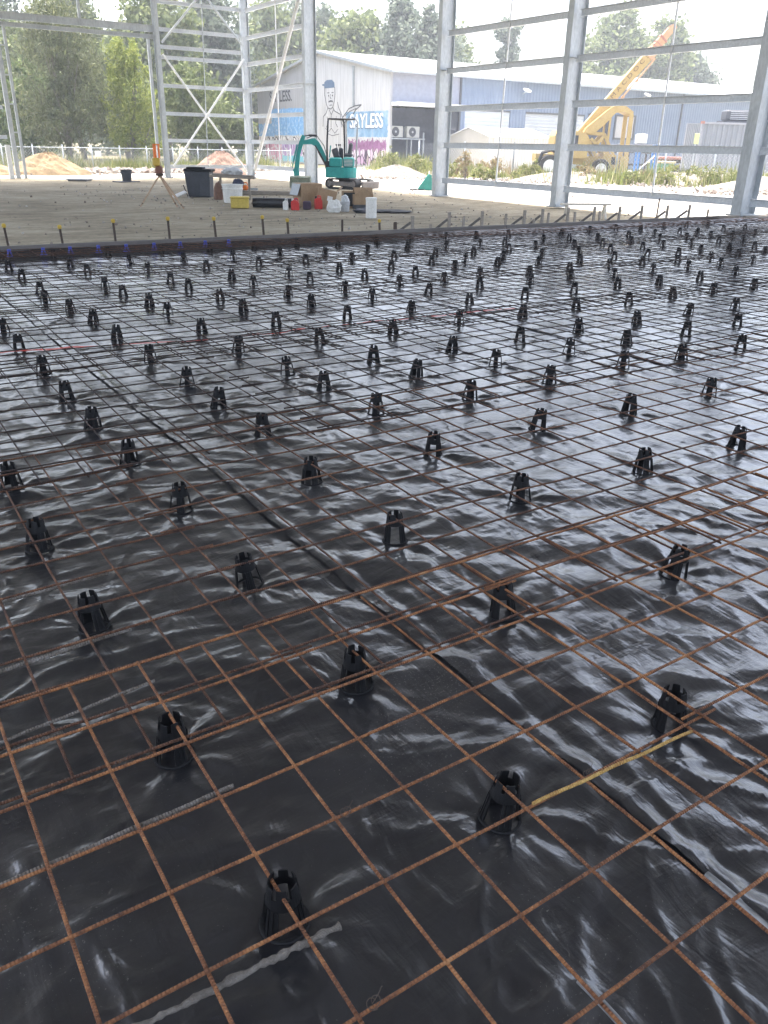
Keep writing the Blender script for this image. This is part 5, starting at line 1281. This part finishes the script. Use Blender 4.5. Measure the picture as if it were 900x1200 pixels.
t = carton('tall cardboard carton with a cream printed side behind the red jerry can', 11.2, 19.0, .62, .5, .58, .55, open_=False)
m_ = MB(); m_.box((.3135, 0, .29), (.005, .49, .56)); pf = m_.build('printed_side', M['card_light'], t)
m_ = MB()
for z, y0, y1 in ((.42, -.12, .10), (.22, -.17, .16)):
    k = y0
    while k < y1: m_.box((.319, k, z), (.004, .05, .075)); k += .068
m_.build('printing', M['ink'], pf)
flap(t, .48, .30, (-.32, 0, .57), (R(200), 0, R(90)), 'galv_dark')
t = carton('tilted open cardboard carton with a white label, between the red can and white bag', 11.35, 18.35, .48, .40, .46, .15, tilt=.22)
m_ = MB(); m_.box((.08, -.2045, .26), (.14, .005, .12)); m_.build('label', M['paper'], t)
flap(t, .44, .2, (0, -.2, .455), (R(-120), 0, 0)); flap(t, .38, .2, (.24, 0, .455), (R(35), 0, R(90)))
t = carton('small cardboard carton open at the front, dark inside, behind the grey bucket', 11.95, 18.05, .40, .3, .42, .1, tilt=0)
m_ = MB(); m_.box((0, -.153, .22), (.32, .005, .34)); m_.build('opening', M['ink'], t)  # dark sheet over the closed front paints the shade of an opening
t = carton('cardboard carton with raised peaked flaps on a dark crate, right of the grey bucket', 12.15, 17.7, .50, .40, .25, .22, z=ZF + .112)
for s in (-1, 1): 
    flap(t, .48, .22, (0, s * .195, .245), (R(s * 42), 0, 0))
m_ = MB(); m_.prism([(-.24, .25), (.24, .25), (0, .42)], .008, Matrix.Translation((0, -.208, 0))); m_.build('flap', M['card'], t)
t = thing('plastic_crate', 'dark plastic crate under the carton with peaked flaps', 'crate', (12.15, 17.7, ZF), VYAW + .22); m_ = MB(); m_.bbox((0, 0, .055), (.5, .4, .11), .015); m_.build('box', M['seat'], t)
t = thing('plastic_crate', 'small dark purple box between the two red jerry cans', 'crate', (10.62, 17.95, ZF), VYAW); m_ = MB(); m_.bbox((0, 0, .10), (.2, .2, .20), .02); m_.build('box', mottled('dark_purple_plastic', (.03, .015, .04), (.06, .03, .07), 8, .5), t)
crumple('plastic_bag', 'crumpled white plastic bag in front of the tilted carton', 'bag', 10.85, 16.95, ZF, .15, .10, .17, 'white_plastic', 9, 3, .5)
bucket('bucket', 'grey bucket with a bag stuffed in it, in front of the small dark carton', 11.2, 17.0, .105, .12, .24, 'grey_plastic')
crumple('plastic_bag', 'pale bag stuffed into the grey bucket', 'bag', 11.2, 17.0, ZF + .20, .095, .09, .11, 'clear_film', 12)
t = thing('drum', 'white cylindrical drum nearest the form, right of the cartons', 'drum', (10.75, 15.05, ZF), 0)
m_ = MB(); m_.lathe([(.118, 0), (.125, .01), (.125, .42), (.118, .43)], 30); m_.build('body', M['white_plastic'], t)
m_ = MB(); m_.lathe([(.130, .40), (.132, .41), (.132, .44), (.11, .447)], 30); m_.build('lid', M['white_plastic'], t)
crumple('plastic_sheet', 'crumpled black plastic sheet on the floor right of the white drum', 'plastic sheet', 12.2, 16.4, ZF, .42, .30, .035, 'black_plastic', 15, 3, .6)
crumple('plastic_sheet', 'small heap of dark plastic behind the white drum', 'plastic sheet', 11.45, 16.5, ZF, .22, .16, .06, 'charcoal', 17, 3, .6)
t = thing('wedge', 'small teal plastic wedge on the gravel beside the column right of the open bay', 'wedge', (20.1, 25.95, -.15), VYAW)
m_ = MB(); m_.prism([(-.30, 0), (.30, 0), (.26, .55), (.14, .58)], .34); m_.build('body', M['teal_plastic'], t)
m_ = MB(); m_.bbox((-.28, 0, .015), (.6, .40, .03), .01); m_.build('base', M['black_plastic'], t)

# ------------------------------------------------------------------ heaps, rubble
def heap(name, lab, cat, x, y, rx, ry, h, mat, seed, z=-.16, n=34):
    m_ = MB(); vs = [(0, 0, h)]; fs = []; r_ = random.Random(seed)
    ph = [r_.uniform(0, 6) for _ in range(6)]; K = 12
    for k in range(1, K + 1):
        for i in range(n):
            a = 2 * math.pi * i / n; q = k / K
            edge = 1 + .14 * math.sin(2 * a + ph[0]) + .10 * math.sin(3 * a + ph[1]) + .06 * math.sin(7 * a + ph[2])
            zz = h * ((1 - q ** 1.35) * (1 + .20 * math.sin(3 * a + 5 * q + ph[3]) * q) + r_.uniform(-.085, .085) * (1 - q * .6))
            vs.append((rx * q * edge * math.cos(a), ry * q * edge * math.sin(a), zz if k < K else -.06))
    for i in range(n): fs.append((0, 1 + i, 1 + (i + 1) % n))
    for k in range(K - 1):
        for i in range(n):
            a = 1 + k * n; fs.append((a + i, a + n + i, a + n + (i + 1) % n, a + (i + 1) % n))
    m_.add(vs, fs); o_ = m_.build(name, M[mat], None, False); o_.location = (x, y, z); o_.rotation_euler = (0, 0, VYAW); return tag(o_, lab, cat)
heap('sand_pile', 'yellow sand pile outside the back wall, right of the twin door jamb', 'pile', 9.6, 42.2, 1.75, 1.3, .98, 'sand', 1)
heap('sand_pile', 'yellow sand pile cut by the left edge of the picture', 'pile', 6.6, 42.0, 1.6, 1.3, .75, 'sand', 2)
heap('soil_pile', 'pinkish soil pile behind the cross braced bay', 'pile', 18.9, 43.2, 1.65, 1.3, 1.12, 'pink_soil', 3)
heap('rubble_pile', 'pale rubble pile beyond the open bay, below the air conditioners', 'pile', 26.8, 38.0, 1.7, 1.2, .62, 'pale_rubble', 4)
heap('rubble_pile', 'pale rubble pile in front of the garden shed', 'pile', 31.0, 39.2, 1.5, 1.0, .5, 'pale_rubble', 5)
heap('rubble_pile', 'long low grey rubble pile in front of the yellow crane', 'pile', 33.6, 31.6, 3.4, 1.6, .55, 'pale_rubble', 6)
heap('rubble_pile', 'rubble pile on the right beyond the nearest steel column', 'pile', 37.0, 22.5, 2.6, 1.6, .6, 'pale_rubble', 7)
heap('rubble_pile', 'rubble bank beside the tarped load behind the crane weeds', 'pile', 37.4, 27.9, 3.2, 1.5, .6, 'pale_rubble', 8)
def rubble(lab, spots, seed, name='rubble'):
    r_ = random.Random(seed); m_ = MB()
    base = [(1, 0, 0), (-1, 0, 0), (0, 1, 0), (0, -1, 0), (0, 0, 1), (0, 0, -1)]
    ff = [(0, 2, 4), (2, 1, 4), (1, 3, 4), (3, 0, 4), (2, 0, 5), (1, 2, 5), (3, 1, 5), (0, 3, 5)]
    for (x0, y0, x1, y1, w, n, smin, smax) in spots:
        for _ in range(n):
            q = r_.random(); x = x0 + (x1 - x0) * q + r_.gauss(0, w * .5); y = y0 + (y1 - y0) * q + r_.gauss(0, w * .5); s = r_.uniform(smin, smax) * r_.uniform(.5, 1)
            E_ = Euler((r_.uniform(0, 6), r_.uniform(0, 6), r_.uniform(0, 6))).to_matrix()
            vs = [E_ @ Vector((a * s * r_.uniform(.6, 1.3), b * s * r_.uniform(.6, 1.3), c_ * s * r_.uniform(.6, 1.3))) + Vector((x, y, (-.135 if name == "stones" else -.15) + s * .35)) for a, b, c_ in base]
            m_.add(vs, ff)
    return tag(m_.build(name, M['rubble']), lab, 'rubble', None, 'stuff')
rubble('broken concrete rubble strewn below the left chain wire fence', [(8, 43.5, 20, 46.5, 1.6, 900, .06, .22), (10, 46, 24, 48.5, 1.3, 500, .06, .2)], 5)
rubble('pale rubble strewn beyond the right hand bays', [(24.5, 38, 31, 30, 2.2, 350, .04, .14), (31, 34, 36, 24, 2.0, 300, .04, .15), (31, 21, 40, 20, 2.0, 300, .04, .18)], 6)

rubble('small stones scattered over the bare dirt floor inside the shed', [(3, 14, 16, 14, 4.5, 420, .012, .04), (6, 24, 16, 24, 7, 420, .015, .05), (3, 11.6, 14, 11.6, .5, 160, .012, .04)], 7, 'stones')
# ------------------------------------------------------------------ vegetation
def leaf_cloud(lobes, n, size, aspect, droop, seed, shell=.55, full=1.0):
    """lobes: (cx,cy,cz,rx,ry,rz,weight).  returns verts (4n,3) for n small leaf sprays, gathered in clumps"""
    g = np.random.default_rng(seed)
    w = np.array([l[6] for l in lobes], float); w /= w.sum()
    pos = []
    for l, k in zip(lobes, (w * n).astype(int)):
        nc = max(5, k // 45)                       # clumps inside the lobe
        d = g.normal(size=(nc, 3)); d /= np.linalg.norm(d, axis=1)[:, None]
        rr = (shell + (1 - shell) * g.random(nc)) ** .8
        cc = d * rr[:, None] * np.array(l[3:6]) + np.array(l[:3])
        cs = full * g.uniform(.16, .34, nc) * np.mean(l[3:6])
        idx = g.integers(0, nc, k)
        p = cc[idx] + g.normal(size=(k, 3)) * cs[idx][:, None] * np.array([.62, .62, .5 + .5 * droop])
        pos.append(p)
    p = np.concatenate(pos); k = len(p)
    u = g.normal(size=(k, 3)); u[:, 2] = u[:, 2] * (1 - droop) - droop * 2.2 * np.abs(g.normal(size=k)); u /= np.linalg.norm(u, axis=1)[:, None]
    v = np.cross(u, g.normal(size=(k, 3))); v /= np.linalg.norm(v, axis=1)[:, None]
    s = size * g.uniform(.55, 1.35, k)[:, None]
    a, b = u * s, v * s / aspect
    q = np.stack([p - a * .5, p - a * .05 + b * .5, p + a * .5, p + a * .0 - b * .5], 1)
    return q.reshape(-1, 3)
def quads_obj(name, verts, mat, parent=None):
    n = len(verts) // 4; me = bpy.data.meshes.new(name)
    me.vertices.add(4 * n); me.vertices.foreach_set('co', verts.astype(np.float32).ravel())
    me.loops.add(4 * n); me.loops.foreach_set('vertex_index', np.arange(4 * n, dtype=np.int32))
    me.polygons.add(n); me.polygons.foreach_set('loop_start', (np.arange(n) * 4).astype(np.int32))
    try: me.polygons.foreach_set('loop_total', np.full(n, 4, np.int32))
    except Exception: pass
    me.update(calc_edges=True); me.validate(); me.materials.append(M[mat])
    return link(bpy.data.objects.new(name, me), parent)
def tree(lab, lat, D, H, rad, base, n, leaf, mat, seed, droop=.3, aspect=2.2, lobes=9, trunk_r=.16, group='trees beyond the site', name='tree', z=-.25, shape='round', stems=1):
    x, y = from_camera(lat, D); r_ = random.Random(seed)
    t = thing(name, lab, 'tree', (x, y, z), r_.uniform(0, 6), group)
    L = []; tm = MB()
    tops = []
    for s_ in range(stems):
        lean = Vector((r_.uniform(-.12, .12) * H * (1 if stems > 1 else .6), r_.uniform(-.12, .12) * H * .6, 0)); o0 = Vector((r_.uniform(-.3, .3), r_.uniform(-.3, .3), 0)) * (stems > 1)
        path = [o0 + lean * (k / 7) ** 1.3 + Vector((r_.uniform(-.1, .1), r_.uniform(-.1, .1), 0)) * (k > 0) + Vector((0, 0, H * .86 * k / 7)) for k in range(8)]
        tm.tube(path, [trunk_r * (1 - .88 * k / 7) for k in range(8)], 8); tops.append(path)
    for k in range(lobes):
        f_ = (k + .5) / lobes; hz = base + (H - base) * (.12 + .80 * f_)
        prof_ = math.sin(math.pi * min(1, (f_ * .80 + .17))) if shape == 'round' else (1.05 - .75 * f_)
        a = k * 2.4 + r_.uniform(-.5, .5); off = rad * prof_ * r_.uniform(.35, .62)
        rr = rad * ((.36 if D < 70 else .44) + .30 * prof_) * r_.uniform(.8, 1.2)
        cx, cy = off * math.cos(a), off * math.sin(a)
        L.append((cx, cy, hz, rr, rr, min(rr * r_.uniform(.8, 1.2), (H - base) * .3), rr ** 2 + .2))
        path = tops[k % stems]; j = max(1, min(6, int(7 * (hz * .78) / (H * .86)))); p0 = path[j]
        p1 = Vector((cx, cy, hz)); mid = p0.lerp(p1, .5) + Vector((0, 0, -.06 * H * r_.random()))
        q0 = trunk_r * (1 - .88 * j / 7) * .6
        tm.tube([p0, mid, p1, p1 + (p1 - mid) * .5], [q0, q0 * .65, q0 * .35, .012], 6)
    L.append((0, 0, H - (H - base) * .14, rad * .34, rad * .34, (H - base) * .13, rad ** 2 * .15))
    tm.build('trunk', M['trunk'], t, True)
    quads_obj('crown', leaf_cloud(L, int(n * (1.35 if D > 70 else 1)), leaf, aspect if D < 70 else 1.7, droop if D < 70 else .12, seed, .45 if D > 70 else .55, 1.25 if D > 70 else 1.0), mat, t)
    return t
TREES = [
 # lat, D, H, rad, base, n, leaf, mat, droop, aspect, lobes, shape, stems, label
 (-20.6, 56.5, 9.2, 3.0, .9, 15000, .34, 'leaf_dark', .75, 5.0, 15, 'round', 3, 'big dark drooping casuarina tree behind the left chain wire fence'),
 (-16.6, 57.5, 7.4, 1.75, .5, 9000, .32, 'leaf_bright', .65, 4.0, 12, 'cone', 2, 'bright yellow green tree left of the slim back wall column'),
 (-24.5, 60, 6.2, 2.4, .3, 7000, .36, 'leaf_mid', .3, 2.4, 9, 'round', 2, 'dark bushy tree at the left edge behind the twin door jamb'),
 (-14.0, 62, 6.4, 2.1, .8, 8000, .34, 'leaf_gum', .4, 2.6, 10, 'round', 1, 'leafy pale green tree behind the left part of the cross braced bay'),
 (-12.6, 66, 5.2, 1.9, .4, 8000, .34, 'leaf_gum', .3, 2.4, 10, 'round', 2, 'bushy green tree behind the pinkish soil pile'),
 (-35, 80, 13.5, 4.6, 3, 9000, .5, 'leaf_gum_grey', .45, 2.8, 11, 'round', 1, 'tall grey gum tree at the far left top'),
 (-28.5, 82, 14.0, 3.6, 3, 8000, .5, 'leaf_gum', .45, 2.8, 11, 'round', 1, 'tall gum tree above the big dark casuarina'),
 (-24.3, 90, 9.8, 2.6, 2, 6000, .5, 'leaf_gum_grey', .45, 2.8, 9, 'round', 1, 'lower grey gum tree under the sky gap on the left'),
 (-19.5, 78, 13.2, 3.6, 3, 9000, .5, 'leaf_gum', .45, 2.6, 11, 'round', 1, 'tall gum tree above the slim back wall column'),
 (-17.0, 86, 14.5, 4.0, 3, 9000, .5, 'leaf_gum_grey', .45, 2.6, 11, 'round', 1, 'tall grey gum tree behind the cross braced bay'),
 (-13.4, 101, 15.2, 4.2, 2.5, 11000, .6, 'leaf_gum', .45, 2.6, 11, 'round', 1, 'tall gum tree behind the corner column'),
 (-9.8, 104, 15.5, 4.4, 4, 8000, .6, 'leaf_gum_grey', .4, 2.6, 11, 'round', 1, 'tall gum tree rising behind the grey end of the graffiti gable'),
 (-16.6, 97, 11.0, 3.8, 2, 9000, .55, 'leaf_gum', .4, 2.6, 10, 'round', 1, 'gum tree left of the graffiti gable'),
 (-3.9, 100, 14.2, 4.2, 4, 8000, .6, 'leaf_gum', .4, 2.6, 11, 'round', 1, 'gum tree directly above the gable peak'),
 (.7, 98, 15.6, 3.0, 4, 8000, .55, 'leaf_gum_grey', .4, 2.4, 12, 'round', 1, 'rounded dark gum tree above the white roof, left of centre'),
 (4.1, 100, 14.6, 3.1, 4, 8000, .55, 'leaf_gum_grey', .4, 2.4, 12, 'round', 1, 'tall gum tree above the white roof just left of the open bay column'),
 (13.2, 108, 15.6, 1.9, 6, 4200, .5, 'leaf_gum_grey', .4, 2.4, 9, 'cone', 1, 'slim tree standing alone against the white sky above the roof'),
 (18.3, 116, 9.9, 1.6, 6, 1600, .5, 'leaf_gum', .4, 2.4, 6, 'round', 1, 'small treetop just peeping over the white roof'),
 (28.0, 116, 17.2, 4.3, 5, 9000, .6, 'leaf_gum', .35, 2.2, 12, 'round', 1, 'broad rounded gum tree left of the crane boom'),
 (34.6, 118, 16.4, 3.7, 5, 8000, .6, 'leaf_gum', .35, 2.2, 11, 'round', 1, 'gum tree behind the tip of the crane boom'),
 (38.6, 119, 12.9, 3.0, 5, 5500, .6, 'leaf_gum_grey', .35, 2.2, 9, 'round', 1, 'lower gum tree to the right of the crane boom tip'),
 (-31.5, 72, 10.0, 3.6, 1.5, 10000, .45, 'leaf_gum', .35, 2.4, 12, 'round', 2, 'leafy green gum behind and left of the big dark casuarina'),
 (-22.0, 74, 8.6, 3.0, 2, 9000, .45, 'leaf_gum', .35, 2.4, 12, 'round', 1, 'leafy gum between the casuarina and the bright yellow green tree'),
 (-7.4, 108, 14.0, 3.8, 5, 8000, .6, 'leaf_gum', .35, 2.4, 11, 'round', 1, 'pale green gum above the left slope of the gable'),
 (7.2, 112, 14.0, 3.2, 6, 7000, .6, 'leaf_gum', .35, 2.4, 11, 'round', 1, 'pale green gum above the white roof behind the open bay column'),
 (2.4, 110, 11.5, 3.4, 5, 7000, .6, 'leaf_gum', .35, 2.4, 11, 'round', 1, 'low pale gum between the two dark gums above the white roof'),
]
for k, T in enumerate(TREES):
    tree(T[13], T[0], T[1], T[2], T[3], T[4], T[5], T[6], T[7], 100 + k, T[8], T[9], T[10], .17 if T[1] < 70 else .26, shape=T[11], stems=T[12])
# far wood closing the view on the left, one mass
g = np.random.default_rng(3); L = []
for k in range(26):
    x, y = from_camera(-46 + k * 1.75, 108 + 5 * math.sin(k * 2.1)); L.append((x, y, 3.6 + 1.2 * math.sin(k * 1.7), 3.4, 3.4, 3.6 + math.sin(k), 1))
tag(quads_obj('woodland', leaf_cloud(L, 26000, .6, 2.2, .3, 44, .3), 'leaf_mid'), 'dark woodland closing the view behind the left hand trees', 'woodland', None, 'stuff')

def shrub(lab, lat, D, h, w, mat, seed, n=900, leaf=.16, name='shrub', z=-.16):
    x, y = from_camera(lat, D); r_ = random.Random(seed); t = thing(name, lab, 'shrub', (x, y, z), 0, 'weedy shrubs around the yard')
    L = [(r_.uniform(-w, w) * .6, r_.uniform(-w, w) * .5, h * r_.uniform(.3, .65), w * .45, w * .45, h * .36, 1) for _ in range(6)]
    m_ = MB()
    for l in L: m_.tube([(l[0] * .3, l[1] * .3, 0), (l[0] * .7, l[1] * .7, l[2] * .6), (l[0], l[1], l[2])], [.02, .014, .006], 5)
    m_.build('stem', M['trunk'], t); quads_obj('foliage', leaf_cloud(L, n, leaf, 3.0, -.0, seed, .15), mat, t); return t
SHR = [(.0, 57, 1.7, 1.0, 'weed', 'bright weedy shrub at the foot of the graffiti wall corner'), (1.6, 50, 1.35, 1.0, 'weed', 'bright weedy shrub below the left air conditioner'), (3.0, 47, 1.1, .9, 'weed', 'low weedy shrub left of the open bay column'),
       (3.9, 46, 1.8, .55, 'dry_weed', 'tall dry grassy shrub just right of the open bay column'), (4.6, 44, .9, .8, 'weed', 'low green shrub by the rubble in front of the garden shed'), (5.6, 49, 1.2, 1.0, 'dry_weed', 'brown dry shrub in front of the garden shed wall'),
       (7.3, 47, 1.05, .8, 'weed', 'green shrub below the garden shed side wall'), (9.2, 46.5, 1.25, .9, 'weed', 'green shrub in front of the rear crane wheel'), (10.3, 46, 1.0, .9, 'dry_weed', 'reddish dry shrub between the crane wheels'),
       (11.9, 44, .8, .9, 'weed', 'low green shrub in front of the front crane wheel'), (13.2, 45, .7, .8, 'dry_weed', 'dry low shrub right of the front crane wheel'),
       (13.9, 43, 1.2, 1.1, 'weed', 'wide green shrub right of the thin rod in the right hand bay'), (15.6, 43, 1.1, 1.2, 'weed', 'wide green shrub under the flat trailer'), (17.2, 43.5, 1.0, 1.2, 'weed', 'green shrub in front of the grey container'),
       (18.7, 43, .9, .9, 'weed', 'small green shrub against the nearest steel column'), (21.2, 46, 1.2, 1.2, 'weed', 'green shrub visible right of the nearest steel column')]
for k, s in enumerate(SHR): shrub(s[5], s[0], s[1], s[2], s[3], s[4], 300 + k)
def tufts(lab, spots, seed, mat):
    g = np.random.default_rng(seed); V = []
    for (x0, y0, x1, y1, w, n, h) in spots:
        q = g.random(n); x = x0 + (x1 - x0) * q + g.normal(0, w / 2, n); y = y0 + (y1 - y0) * q + g.normal(0, w / 2, n); hh = h * g.uniform(.4, 1.3, n) * np.clip(.55 + 1.5 * vnoise(x * .55 + seed, y * .55, seed), .06, 1.5); a = g.uniform(0, 6.28, n); b = g.normal(0, .35, n)
        wd = .035
        p0 = np.stack([x - wd * np.cos(a), y - wd * np.sin(a), np.full(n, -.17)], 1); p1 = np.stack([x + wd * np.cos(a), y + wd * np.sin(a), np.full(n, -.17)], 1)
        top = np.stack([x + b * hh * np.sin(a), y - b * hh * np.cos(a), hh - .17], 1); t2 = top + np.stack([.01 * np.cos(a), .01 * np.sin(a), 0 * a], 1)
        V.append(np.stack([p0, p1, t2, top], 1).reshape(-1, 3))
    return tag(quads_obj('weeds', np.concatenate(V), mat), lab, 'weeds', None, 'stuff')
x0, y0 = from_camera(-22, 51); x1, y1 = from_camera(-8, 54)
tufts('green grass and weeds growing along the left chain wire fence', [(14, 48.6, 26, 50.8, 1.5, 5000, .5), (8, 51.5, 26, 53, 2.0, 4500, .6)], 8, 'weed')
tufts('weeds growing over the rubble along the right hand yard', [(36.5, 53.5, 31.5, 42, 1.8, 4600, .75), (31.5, 42, 36.5, 30, 2.6, 7000, .62), (34, 32, 42, 22, 2.6, 7000, .68)], 9, 'weed')
tufts('dry grass around the garden shed and crane', [(35, 44, 40, 36, 2.0, 2600, .55), (38, 33, 41, 30, 1.6, 1200, .4)], 10, 'dry_weed')

# ------------------------------------------------------------------ camera
cam = bpy.data.cameras.new('Camera'); co_ = bpy.data.objects.new('Camera', cam); COL.objects.link(co_)
r_ = Vector((.83786211, -.54556131, .01870651)); u_ = Vector((.21125607, .35566005, .91042672)); w_ = Vector((.50334675, .75886019, -.41324722))
co_.matrix_world = Matrix(((r_.x, u_.x, -w_.x, .09785), (r_.y, u_.y, -w_.y, -1.80759), (r_.z, u_.z, -w_.z, 1.41593), (0, 0, 0, 1)))
cam.sensor_fit = 'VERTICAL'; cam.sensor_height = 36; cam.sensor_width = 27; cam.lens = 946.4677 / 1200 * 36
cam.clip_start = .05; cam.clip_end = 3000
SC.camera = co_

# ------------------------------------------------------------------ daylight
sd = Vector((.04, .22, .97)).normalized()       # direction towards the sun
el = math.asin(sd.z); az = math.atan2(sd.x, sd.y)
W = bpy.data.worlds.new('World'); SC.world = W; W.use_nodes = True
nt = W.node_tree; bg = nt.nodes['Background']
sky = nt.nodes.new('ShaderNodeTexSky'); sky.sky_type = 'NISHITA'; sky.sun_disc = False
sky.sun_elevation = el; sky.sun_rotation = az; sky.air_density = 1.0; sky.dust_density = 6; sky.ozone_density = 1.0
hs = nt.nodes.new('ShaderNodeHueSaturation'); hs.inputs['Saturation'].default_value = .75   # hazy white sky
nt.links.new(sky.outputs[0], hs.inputs['Color']); nt.links.new(hs.outputs[0], bg.inputs[0]); bg.inputs[1].default_value = SKY_STRENGTH
sun = bpy.data.lights.new('Sun', 'SUN'); sun.energy = SUN_STRENGTH; sun.angle = R(10); sun.color = (1, .95, .88)
so = bpy.data.objects.new('Sun', sun); COL.objects.link(so); so.rotation_euler = (-sd).to_track_quat('-Z', 'Y').to_euler()
vs_ = SC.view_settings; vs_.view_transform = 'Standard'; vs_.look = 'None'; vs_.gamma = 1; vs_.use_curve_mapping = False; vs_.exposure = EXPOSURE
SC.display_settings.display_device = 'sRGB'
hz = NT('site_haze'); hz.n.remove(hz.b); pv = hz.new('ShaderNodeVolumePrincipled'); pv.inputs['Color'].default_value = (.86, .90, .95, 1); pv.inputs['Density'].default_value = HAZE; pv.inputs['Anisotropy'].default_value = .2
hz.l.new(pv.outputs[0], hz.n['Material Output'].inputs['Volume'])
if HAZE > 0:
    m_ = MB(); m_.box((30, 60, 10.0), (260, 190, 24.5)); tag(m_.build('haze', hz.mat), kind='stuff')
SC.cycles.max_bounces = 8; SC.cycles.diffuse_bounces = 4; SC.cycles.glossy_bounces = 4
